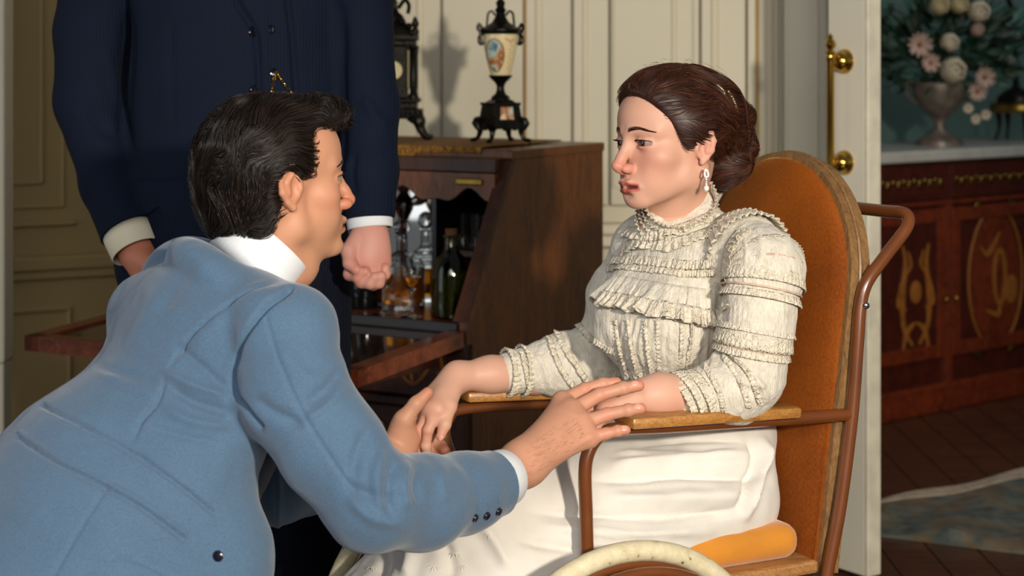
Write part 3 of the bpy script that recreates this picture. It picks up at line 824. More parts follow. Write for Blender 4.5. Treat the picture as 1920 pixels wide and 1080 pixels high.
# --- urn of porcelain and bronze
ub = dk(-.157, .42, ZD); Yu = ub[1]; s = Yu / FPX
urn = empty('porcelain_urn', tuple(ub), 'cream porcelain urn with painted scene and black bronze mounts on the desk', 'urn')
b = MB()
rotu = math.radians(24)
def rz(p, a=rotu): return V(p[0] * math.cos(a) - p[1] * math.sin(a), p[0] * math.sin(a) + p[1] * math.cos(a), p[2])
for sx in (-1, 1):
    for sy in (-1, 1):
        b = MB(); b.tube([ub + rz(np.array(p) * s) for p in spline([(sx * 42, sy * 42, 3), (sx * 33, sy * 33, 8), (sx * 29, sy * 29, 24), (sx * 36, sy * 36, 38), (sx * 26, sy * 26, 44)], 12)], [5 * s, 5 * s, 4 * s, 4 * s, 5 * s, 6 * s, 8 * s, 8 * s, 8 * s, 8 * s, 7 * s, 6 * s], 8); b.build('foot', M_bronze, urn, smooth=True)
def sq(hw0, hw1, z0, z1):
    c = [(-1, -1), (1, -1), (1, 1), (-1, 1)]; v = [ub + rz((a * hw0 * s, q * hw0 * s, z0 * s)) for a, q in c] + [ub + rz((a * hw1 * s, q * hw1 * s, z1 * s)) for a, q in c]
    return v, [[3, 2, 1, 0], [4, 5, 6, 7]] + [[i, (i + 1) % 4, 4 + (i + 1) % 4, 4 + i] for i in range(4)]
b = MB(); [b.add(*sq(*q)) for q in ((34, 34, 26, 40), (31, 27, 40, 70), (29, 29, 70, 75), (22, 16, 75, 80))]
for i in range(8):
    a = i * math.pi / 4 + .3; b.sphere(ub + V(30 * s * math.cos(a), 30 * s * math.sin(a), 30 * s), (7 * s, 7 * s, 8 * s), 8, 5)
b.build('pedestal', M_bronze, urn)
M_paint = Mat('painted_scene'); v_ = M_paint.coord(); M_paint.color(M_paint.ramp(M_paint.noise(v_, 28, 2, .4), [(.35, srgb('#4f6a74')), (.45, srgb('#a8bdb8')), (.52, srgb('#b08a5a')), (.6, srgb('#8a4a2c')), (.68, srgb('#cdbb95'))])).set(Roughness=.25); M_paint = M_paint.m
MB().add([ub + rz(np.array(p) * s) for p in ((-14, -31.4, 44), (14, -31.4, 44), (12, -29, 67), (-12, -29, 67))], [[0, 1, 2, 3]]).build('plaque', M_paint, urn)
MB().lathe([(18 * s, 78 * s), (16 * s, 86 * s), (9 * s, 92 * s), (7 * s, 100 * s), (7 * s, 106 * s), (10 * s, 112 * s), (18 * s, 120 * s), (22 * s, 126 * s), (0, 127 * s)], ub, 20, wob=lambda a, z: .05 * math.cos(10 * a)).build('stem', M_bronze, urn, smooth=True)
M_porc = plain('cream_porcelain', '#d6c79c', .18, var=.04, scale=10, Coat_Weight=.4)
MB().lathe([(17 * s, 122 * s), (22 * s, 138 * s), (27 * s, 158 * s), (31 * s, 180 * s), (33 * s, 200 * s), (33 * s, 204 * s), (0, 205 * s)], ub, 28).build('body', M_porc, urn, smooth=True)
# painted oval and gilt dots on the body
def on_urn(a, z):   # angle, height in px units
    r = np.interp(z, [122, 138, 158, 180, 200], [17, 22, 27, 31, 33]) + .5; return ub + V(r * math.cos(a) * s, r * math.sin(a) * s, z * s)
a0 = math.radians(-112); v = []; f = []
for j in range(7):
    for i in range(16):
        q = 2 * math.pi * i / 16; rr = j / 6; v.append(on_urn(a0 + .62 * rr * math.cos(q), 163 + 30 * rr * math.sin(q)))
for j in range(6):
    for i in range(16): f.append([j * 16 + i, j * 16 + (i + 1) % 16, (j + 1) * 16 + (i + 1) % 16, (j + 1) * 16 + i])
MB().add(v, f).build('painted_oval', M_paint, urn, smooth=True)
M_gold = plain('gilding', '#a5741f', .3, .7, var=.2)
b = MB().tube([on_urn(a0 + .64 * math.cos(q), 163 + 31 * math.sin(q)) for q in np.linspace(0, 2 * math.pi, 30)[:-1]], .9 * s, 6, closed=True)
for i in range(9): b.sphere(on_urn(a0 + 1.0 + .10 * (i % 2), 186 - i * 6), 1.5 * s, 6, 4)
for i in range(6): b.sphere(on_urn(a0 + .7 + i * .1, 194 - 4 * math.sin(i * .6)), 1.6 * s, 6, 4)
b.build('gilt_border', M_gold, urn, smooth=True)
b = MB().lathe([(0, 203 * s), (36 * s, 203 * s), (38 * s, 207 * s), (38 * s, 212 * s), (33 * s, 216 * s), (24 * s, 220 * s), (16 * s, 226 * s), (10 * s, 236 * s), (8 * s, 243 * s), (11 * s, 248 * s), (7 * s, 254 * s), (9 * s, 262 * s), (5 * s, 268 * s), (6 * s, 276 * s), (0, 284 * s)], ub, 24)
b.build('lid', M_bronze, urn, smooth=True)
for sg in (-1, 1):
    b = MB(); e = V(math.cos(.1), math.sin(.1), 0) * sg
    b.tube(spline([ub + e * 10 * s + V(0, 0, 238 * s), ub + e * 16 * s + V(0, 0, 246 * s), ub + e * 23 * s + V(0, 0, 242 * s), ub + e * 25 * s + V(0, 0, 228 * s), ub + e * 26 * s + V(0, 0, 216 * s)], 16), 2.3 * s, 7)
    b.tube(spline([ub + e * 33 * s + V(0, 0, 210 * s), ub + e * 40 * s + V(0, 0, 222 * s), ub + e * 43 * s + V(0, 0, 214 * s), ub + e * 39 * s + V(0, 0, 208 * s), ub + e * 37 * s + V(0, 0, 196 * s), ub + e * 36 * s + V(0, 0, 184 * s)], 20), 3.0 * s, 7)
    b.tube([ub + e * 36 * s + e * 6 * s * math.cos(q) + V(0, 0, (193 + 10 * math.sin(q)) * s) for q in np.linspace(0, 2 * math.pi, 18)[:-1]], 1.9 * s, 6, closed=True); b.build('handle', M_bronze, urn, smooth=True)

# --- bronze mantel clock
kb = dk(-.48, .42, ZD); s = kb[1] / FPX
clk = empty('mantel_clock', tuple(kb), 'dark bronze mantel clock with porcelain columns behind the standing figure', 'clock')
b = MB()
for sx in (-1, 1):
    for sy in (-1, 1):
        b = MB(); b.tube([kb + np.array(p) * s for p in spline([(sx * 72, sy * 34, 3), (sx * 60, sy * 34, 6), (sx * 50, sy * 30, 22), (sx * 46, sy * 28, 38), (sx * 30, sy * 22, 46)], 14)], [5 * s, 5 * s, 5 * s, 5 * s, 5 * s, 6 * s, 7 * s, 8 * s, 10 * s, 11 * s, 12 * s, 12 * s, 11 * s, 10 * s], 8); b.build('foot', M_bronze, clk, smooth=True)
b = MB()
def kbx(x0, x1, y, z0, z1, bv=2): b.box(kb + V(x0, -y, z0) * s, kb + V(x1, y, z1) * s, bv * s)
kbx(-54, 54, 34, 40, 58); kbx(-44, 44, 30, 58, 70); kbx(-50, 50, 33, 70, 78)
for i in range(12): b.sphere(kb + V(-52 + i * 9.4, -32, 48) * s, (5 * s, 5 * s, 8 * s), 8, 5)
b.build('base', M_bronze, clk)
b = MB(); kbx(-26, 26, 22, 78, 176); kbx(-42, 42, 30, 176, 186); kbx(-46, 46, 32, 186, 198)
b.build('case', M_bronze, clk)
for sx in (-1, 1):
    MB().lathe([(9 * s, 78 * s), (9 * s, 84 * s), (6 * s, 88 * s), (6 * s, 168 * s), (9 * s, 172 * s), (9 * s, 176 * s)], kb + V(sx * 37, -22, 0) * s, 14).build('column', M_bronze, clk, smooth=True)
    MB().lathe([(9 * s, 78 * s), (6 * s, 90 * s), (7 * s, 100 * s), (7 * s, 160 * s), (9 * s, 176 * s)], kb + V(sx * 37, 22, 0) * s, 14).build('column', M_bronze, clk, smooth=True)
    MB().box(kb + V(sx * 31 - 5, -14, 96) * s, kb + V(sx * 31 + 5, 14, 172) * s, 3 * s).build('porcelain_panel', M_porc, clk)
b = MB(); b.box(kb + V(26, -8, 110) * s, kb + V(36.6, 8, 160) * s).build('painted_panel', M_paint, clk)
MB().lathe([(0, 0), (17 * s, 0), (17 * s, 3 * s), (0, 3 * s)], kb + V(0, -23, 130) * s, 24, rot=[[1, 0, 0], [0, 0, -1], [0, 1, 0]]).build('dial', M_porc, clk)
b = MB().lathe([(44 * s, 196 * s), (40 * s, 206 * s), (30 * s, 222 * s), (24 * s, 232 * s), (12 * s, 240 * s), (8 * s, 250 * s), (10 * s, 258 * s), (3 * s, 266 * s), (0, 270 * s)], kb, 4, rot=[[.7071, -.7071, 0], [.7071, .7071, 0], [0, 0, 1]])
for sx in (-1, 1):
    for sy in (-1, 1):
        b.lathe([(5 * s, 196 * s), (6 * s, 204 * s), (3 * s, 210 * s), (6 * s, 218 * s), (2 * s, 228 * s), (0, 232 * s)], kb + V(sx * 40, sy * 26, 0) * s, 10)
for i in range(7):
    a = math.pi * i / 6; b.sphere(kb + V(34 * math.cos(a), -30, 200 + 24 * math.sin(a)) * s, 7 * s, 8, 5)
b.build('crown', M_bronze, clk, smooth=True)
for sx in (-1, 1): b = MB(); b.tube(spline([kb + V(sx * 8, 0, 246) * s, kb + V(sx * 20, 0, 262) * s, kb + V(sx * 28, 0, 252) * s, kb + V(sx * 26, 0, 236) * s], 12), 4 * s, 7); b.build('scroll', M_bronze, clk, smooth=True)

# --- glassware in the desk
M_glass = glass('clear_glass', (.96, .98, .97)); M_amber = Mat('amber_spirit'); M_amber.set(Base_Color=(*srgb('#e08a1c'), 1), Roughness=.02, Transmission_Weight=.75, IOR=1.33); M_amber = M_amber.m
M_green = glass('green_tinted_glass', srgb('#a9b08a')); M_herb = plain('herb_stalks', '#4a5a20', .6, var=.5, scale=60)
M_oil = Mat('green_oil'); M_oil.set(Base_Color=(*srgb('#6a6a2a'), 1), Roughness=.05, Transmission_Weight=.6, IOR=1.33); M_oil = M_oil.m
M_cork = plain('cork', '#6d4524', .8, var=.3, scale=60, bump=.3); M_silver = plain('silver', '#b8b4aa', .14, 1.0, var=.1, scale=20)
M_darkglass = plain('black_bottle_glass', '#0a0d10', .08, var=.2)
ZI = ZFl + .0125
def desk_at(px, y):
    t = (px - 960) / FPX; o = DC + dv * y; x = (t * o[1] - o[0]) / (du[0] - t * du[1]); q = o + du * x; return V(q[0], q[1], ZI)
def seat(px, y): p = desk_at(px, y); return p, p[1] / FPX
# wine glasses
for px, lab in ((720, 'stemmed glass nearer the clenched hand on the desk shelf'), (772, 'stemmed glass in front of the amber decanter nearer the green bottle')):
    c, s = seat(px, .045)
    g = empty('wine_glass', tuple(c), lab, 'glass', 'wine glasses on the desk')
    MB().lathe([(0, 0), (22 * s, 0), (22 * s, 1.5 * s), (8 * s, 4 * s), (2.5 * s, 9 * s), (2.2 * s, 44 * s), (5 * s, 50 * s), (14 * s, 62 * s), (21 * s, 82 * s), (22 * s, 96 * s), (21 * s, 96 * s), (20 * s, 82 * s), (13 * s, 63 * s), (4 * s, 53 * s), (0, 52 * s)], c, 24).build('bowl', M_glass, g, smooth=True)
    MB().lathe([(0, 54 * s), (4 * s, 54 * s), (12.5 * s, 64 * s), (18 * s, 76 * s), (0, 76.2 * s)], c, 20).build('drink', M_amber, g, smooth=True)
# decanters, square
def decanter(px, y, lab, hw, amber=True):
    c, s = seat(px, y); g = empty('decanter', tuple(c), lab, 'decanter', 'decanters in the desk')
    R4 = [[math.cos(.6), -math.sin(.6), 0], [math.sin(.6), math.cos(.6), 0], [0, 0, 1]]
    f4 = lambda a, z: .0
    MB().lathe([(0, 0), (hw * s, 0), (hw * s, 8 * s), (hw * s, 80 * s), (hw * .8 * s, 92 * s), (hw * .4 * s, 100 * s), (9 * s, 106 * s), (9 * s, 128 * s), (13 * s, 133 * s), (6 * s, 133 * s), (6 * s, 106 * s), (hw * .35 * s, 97 * s), (hw * .72 * s, 89 * s), (hw * .9 * s, 79 * s), (hw * .9 * s, 10 * s), (0, 10 * s)], c, 8, rot=R4).build('body', M_glass, g)
    if amber: MB().lathe([(0, 10.5 * s), (hw * .88 * s, 10.5 * s), (hw * .88 * s, 62 * s), (0, 62.2 * s)], c, 8, rot=R4).build('spirit', M_amber, g)
    MB().sphere(c + V(0, 0, 150 * s), (15 * s, 15 * s, 17 * s), 8, 6).lathe([(5.5 * s, 122 * s), (6 * s, 135 * s), (9 * s, 138 * s)], c, 8).build('stopper', M_glass, g)
decanter(752, .17, 'square cut-glass decanter of amber spirit with a ball stopper', 46)
decanter(798, .31, 'taller clear decanter behind the amber one', 30, True)
# tall silver wine stand in front of the mirror
c, s = seat(757, .365); g = empty('silver_centrepiece', tuple(c), 'tall silver centrepiece with leaf in front of the desk mirror', 'centrepiece')
MB().lathe([(0, 0), (30 * s, 0), (26 * s, 8 * s), (8 * s, 14 * s), (6 * s, 120 * s), (12 * s, 130 * s), (7 * s, 140 * s), (16 * s, 160 * s), (19 * s, 172 * s), (13 * s, 184 * s), (7 * s, 192 * s), (18 * s, 206 * s), (22 * s, 222 * s), (16 * s, 236 * s), (8 * s, 246 * s), (0, 250 * s)], c, 18, wob=lambda a, z: .06 * math.cos(9 * a)).build('stand', M_silver, g, smooth=True)
b = MB().tube(spline([c + V(0, 0, 176) * s, c + V(20, -4, 176) * s, c + V(44, -6, 190) * s, c + V(56, -6, 205) * s], 16), [6 * s, 9 * s, 10 * s, 9 * s, 8 * s, 9 * s, 11 * s, 12 * s, 12 * s, 11 * s, 10 * s, 9 * s, 8 * s, 6 * s, 4 * s, 2 * s], 8)
b.build('arm', M_silver, g, smooth=True)
M_ivory = plain('ivory', '#c9c2ae', .35, var=.06)
b = MB().sphere(c + V(40, -8, 222) * s, (18 * s, 6 * s, 46 * s), 14, 10); b.build('ivory_leaf', M_ivory, g, smooth=True)
# green bottle with herbs and cork
c, s = seat(846, .085); g = empty('herb_bottle', tuple(c), 'corked green glass bottle with herbs inside at the desk edge', 'bottle')
MB().lathe([(0, 0), (32 * s, 0), (36 * s, 4 * s), (38 * s, 20 * s), (37 * s, 88 * s), (31 * s, 106 * s), (20 * s, 118 * s), (14 * s, 126 * s), (13 * s, 148 * s), (17 * s, 150 * s), (17 * s, 156 * s), (11 * s, 156 * s), (11 * s, 126 * s), (28 * s, 106 * s), (34 * s, 88 * s), (34 * s, 5 * s), (0, 4 * s)], c, 28).build('body', M_green, g, smooth=True)
MB().lathe([(0, 6 * s), (33 * s, 6 * s), (33.4 * s, 86 * s), (0, 87 * s)], c, 24).build('oil', M_oil, g, smooth=True)
b = MB()
for i in range(26):
    a = r2.uniform(0, 6.28); r_ = r2.uniform(5, 28); a2 = a + r2.uniform(-.8, .8)
    b.tube([c + V(r_ * math.cos(a), r_ * math.sin(a), 8) * s, c + V(r_ * .9 * math.cos(a2), r_ * .9 * math.sin(a2), r2.uniform(40, 84)) * s], 1.5 * s, 4)
b.build('herbs', M_herb, g)
MB().lathe([(0, 138 * s), (10.5 * s, 138 * s), (11.5 * s, 166 * s), (0, 167 * s)], c, 16).build('cork', M_cork, g, smooth=True)
# dark bottle partly behind the standing figure
c, s = seat(682, .12); g = empty('dark_bottle', tuple(c), 'black glass bottle half hidden behind the dark trousers', 'bottle')
MB().lathe([(0, 0), (26 * s, 0), (28 * s, 4 * s), (28 * s, 60 * s), (20 * s, 76 * s), (9 * s, 88 * s), (9 * s, 110 * s), (0, 110 * s)], c, 22).build('body', M_darkglass, g, smooth=True)
MB().lathe([(9.5 * s, 100 * s), (10.5 * s, 104 * s), (10.5 * s, 114 * s), (0, 115 * s)], c, 14).build('capsule', M_oldbrass, g, smooth=True)
# tumblers on the inner shelf
for i, (px, lab) in enumerate(((868, 'cut tumbler on the dark desk shelf above the cork'), (890, 'cut tumbler in the middle of the dark desk shelf'), (912, 'cut tumbler on the dark desk shelf next to the slanted side'))):
    c, s = seat(px, .30); c[2] = .8155
    g = empty('tumbler', tuple(c), lab, 'tumbler', 'tumblers on the inner shelf')
    MB().lathe([(0, 0), (9 * s, 0), (10 * s, 6 * s), (13 * s, 64 * s), (12 * s, 64 * s), (9 * s, 8 * s), (0, 7 * s)], c, 20).build('cup', M_glass, g, smooth=True)
# ------------------------------------------------------------------ wheelchair
CF = unit((-.88, -.47, 0)); CS = unit((-.47, .88, 0))
M_tube = plain('brown_enamel', '#6a3a1a', .28, var=.12, scale=14, Coat_Weight=.5, Coat_Roughness=.15)
M_pad = wood('oak_armrest', '#8a5423', '#c08a45', (2, 9, 9), .4, (0, 0, .45), ring=5, coat=.25)
M_frame = wood('worn_oak_frame', '#5f4124', '#9a7447', (7, 7, 2), .5, ring=6, coat=.05)
m = Mat('amber_velvet'); v_ = m.coord(); f = m.noise(v_, 5, 4, .6); g = m.noise(m.coord('Object', (1, 1, .3)), 500, 2)
c = m.ramp(f, [(.3, srgb('#6f3206')), (.7, srgb('#954a0a'))]); m.color(m.mix(.35, c, m.ramp(g, [(.3, srgb('#5a2804')), (.7, srgb('#a35a12'))])))
m.set(Roughness=.75, Sheen_Weight=.4, Sheen_Roughness=.35, Sheen_Tint=(1, .55, .15, 1), Specular_IOR_Level=.2); m.bump(g, .25, .0015); M_velvet = m.m
M_cushion = plain('golden_velvet', '#c07a14', .7, var=.18, scale=8, bump=.2, Sheen_Weight=.4)
M_seat = wood('seat_board', '#8a5a2c', '#c2905a', (2, 9, 9), .4, (0, 0, .45), ring=5, coat=.2)
m = Mat('cream_rubber'); v_ = m.coord(); m.color(m.ramp(m.noise(v_, 60, 5, .7), [(.30, srgb('#4a3a28')), (.36, srgb('#c4b792')), (.7, srgb('#dcd2b4'))])).set(Roughness=.6); M_tyre = m.m
M_chrome = plain('bright_steel', '#b9b9b6', .2, 1.0, var=.1)
Nf = V(.171, 2.75, 0); Nr = Nf - CF * .42; center = Nf - CF * .2 + CS * .225
chair = empty('wheelchair', (float(center[0]), float(center[1]), 0), 'antique wheelchair with amber velvet back, brown tubes and white tyres', 'wheelchair')
def shift(p, far): return p + CS * .45 * far
def arm_path():
    return [W(1101, 1060, 2.735), W(1099, 960, 2.735), W(1097, 890, 2.735), W(1103, 850, 2.738), W(1122, 820, 2.745), W(1155, 805, 2.755), W(1250, 800, 2.80), W(1420, 789, 2.875), W(1592, 777, 2.95)]
nearp = spline(arm_path(), 60)
MB().tube(nearp, .0108, 12).build('arm_tube', M_tube, chair, smooth=True)
farp = spline([V(-.03, 3.14, .42), V(-.075, 3.135, .50), V(-.118, 3.125, .60), V(-.112, 3.135, .64), W(870, 766, 3.15), W(1000, 758, 3.21), W(1200, 750, 3.31)], 40)
MB().tube(farp, .0108, 12).build('arm_tube', M_tube, chair, smooth=True)
up = [W(1508, 1330, 2.90), W(1549, 1085, 2.925), W(1575, 950, 2.937), W(1597, 780, 2.95), W(1608, 640, 2.958), W(1613, 575, 2.963), W(1625, 530, 2.968), W(1655, 487, 2.983), W(1686, 447, 3.0), W(1701, 424, 3.01), W(1703, 408, 3.02), W(1692, 399, 3.035), W(1660, 396, 3.075)]
end = W(1660, 396, 3.075); end2 = end + CS * .30; mid_ = end + CS * .15
MB().tube(spline(up + [mid_, end2], 110), .0112, 12).build('push_handle', M_tube, chair, smooth=True)
upf = [shift(p, 1) for p in up[:6]]
MB().tube(spline(upf, 30), .0112, 10).build('back_tube', M_tube, chair, smooth=True)
for px, py, Y in ((1624, 573, 2.953),):
    MB().sphere(W(px, py, Y), (.006, .004, .006), 10, 6).build('screw', M_chrome, chair, smooth=True)
MB().sphere(W(1604, 733, 2.945), (.0035, .003, .0035), 8, 5).build('screw', M_black, chair, smooth=True)
# arm pads
def pad(a, b, wd, th, name='arm_pad'):
    a = np.asarray(a); b = np.asarray(b); d = unit(b - a); s_ = unit(np.cross(V(0, 0, 1), d)); u = np.cross(d, s_)
    L = float(np.linalg.norm(b - a)); Mx = frame(a, d, s_, u)
    MB(Mx).box((0, -wd / 2, -th / 2), (L, wd / 2, th / 2), .006).build(name, M_pad, chair, smooth=True)
pad(W(1168, 789, 2.757), W(1484, 768, 2.905), .062, .019); pad(W(866, 741, 3.15), W(1200, 729, 3.30), .06, .019)
# back
tb = math.radians(7.9); BU = -CF * math.sin(tb) + V(0, 0, 1) * math.cos(tb); BN = CF * math.cos(tb) + V(0, 0, 1) * math.sin(tb)
nedge = W(1578, 770, 2.957); bc = nedge + CS * .222; bc = bc - BU * ((bc[2] - .42) / BU[2])
MBk = frame(bc, CS, BU, BN)
def back_outline(hw, top, n=30):
    o = [(-hw, 0)]; o += [(-hw * math.cos(a), top - hw + hw * math.sin(a) * 1.0) for a in np.linspace(0, math.pi, n)]; o += [(hw, 0)]; return o
def slab(outline, z0, z1, dome=0.0, rings=6):
    b = MB(MBk); P = np.array(outline); c = np.array([0, P[:, 1].mean()]); k = len(P); v = [(x, y, z0) for x, y in P]
    for j in range(rings + 1):
        t = j / rings; sc_ = math.cos(t * math.pi / 2 * .999) if dome else 1 - t
        r_ = 1 - (1 - sc_) if dome else sc_
        f_ = 1 - .06 * t if j < 2 and dome else (sc_ if dome else sc_)
        f_ = math.cos(t * math.pi / 2 * .98); zz = z1 + dome * math.sin(t * math.pi / 2)
        v += [(c[0] + (x - c[0]) * f_, c[1] + (y - c[1]) * f_, zz) for x, y in P]
    f = [list(range(k))[::-1]]
    for j in range(rings + 1):
        for i in range(k): f.append([j * k + i, j * k + (i + 1) % k, (j + 1) * k + (i + 1) % k, (j + 1) * k + i])
    f.append(list(range((rings + 1) * k, (rings + 2) * k)))
    return b.add(v, f)
slab(back_outline(.222, .697), -.03, .010, .002).build('back_frame', M_frame, chair, smooth=True)
# raised moulding line round the frame side
ol = back_outline(.223, .698, 40); MB(MBk).tube([(x, y, -.008) for x, y in ol], .0035, 6).build('frame_bead', M_frame, chair, smooth=True)
slab(back_outline(.212, .686), .008, .016, .022).build('back_cushion', M_velvet, chair, smooth=True)
# seat
so = V(bc[0], bc[1], 0)
MS = frame(so + V(0, 0, .425), CF, CS)
MB(MS).box((.02, -.235, 0), (.44, .235, .022), .006).build('seat_board', M_seat, chair)
sd = SDF(); sd.k = .01; Rm = np.stack([CF, CS, V(0, 0, 1)], 1)
sd.box(so + CF * .235 + V(0, 0, .475), (.20, .215, .030), Rm, .028)
vv, ff = sd.mesh(.008); link('seat_cushion', mesh_np('seat_cushion', vv, ff), M_cushion, chair, smooth=True)
# wheels
def wheel(c, R, name):
    e = empty(name, tuple(c)); e.parent = chair; e.location = Vector(c - np.array(chair.location))
    ring = lambda r: [c + CF * r * math.cos(a) + V(0, 0, 1) * r * math.sin(a) for a in np.linspace(0, 2 * math.pi, 73)[:-1]]
    MB().tube(ring(R - .016), .016, 12, closed=True).build('tyre', M_tyre, e, smooth=True)
    MB().tube(ring(R - .036), .0085, 10, closed=True).build('rim', M_tube, e, smooth=True)
    MB().tube([p - CS * .034 for p in ring(R - .040)], .0085, 10, closed=True).build('hand_rim', M_tube, e, smooth=True)
    MB().tube([c - CS * .04, c + CS * .04], .022, 14).build('hub', M_chrome, e, smooth=True)
    for i in range(28):
        a = 2 * math.pi * i / 28; a2 = a + (.35 if i % 2 else -.35); sg = CS * (.022 if i % 4 < 2 else -.022)
        MB().tube([c + sg + CF * .018 * math.cos(a2) + V(0, 0, .018 * math.sin(a2)), c + CF * (R - .038) * math.cos(a) + V(0, 0, (R - .038) * math.sin(a))], .0013, 5).build('spoke', M_chrome, e)
wc = V(.173, 2.655, .275)
wheel(wc, .275, 'wheel'); wheel(wc + CS * .565, .275, 'wheel')
MB().tube([wc, wc + CS * .565], .010, 10).build('axle', M_tube, chair, smooth=True)
# lower frame and footrest, mostly below the picture
for s_ in (0, .45):
    p = [so + CF * .02 - CS * .225 + CS * s_ + V(0, 0, .41), so + CF * .46 - CS * .225 + CS * s_ + V(0, 0, .41), so + CF * .62 - CS * .225 + CS * s_ + V(0, 0, .14)]
    MB().tube(spline(p, 24), .010, 10).build('seat_tube', M_tube, chair, smooth=True)
    q = so + CF * .42 - CS * .225 + CS * s_
    MB().tube([q + V(0, 0, .40), q + V(0, 0, .09)], .008, 8).build('caster_fork', M_tube, chair, smooth=True)
    MB().tube([q + CF * .055 * math.cos(a) + V(0, 0, .068 + .055 * math.sin(a)) for a in np.linspace(0, 2 * math.pi, 25)[:-1]], .012, 8, closed=True).build('caster_tyre', M_tyre, chair, smooth=True)
MB(frame(so + CF * .60 + V(0, 0, .10), CF, CS)).box((0, -.2, 0), (.14, .2, .018), .004).build('footrest', M_seat, chair)
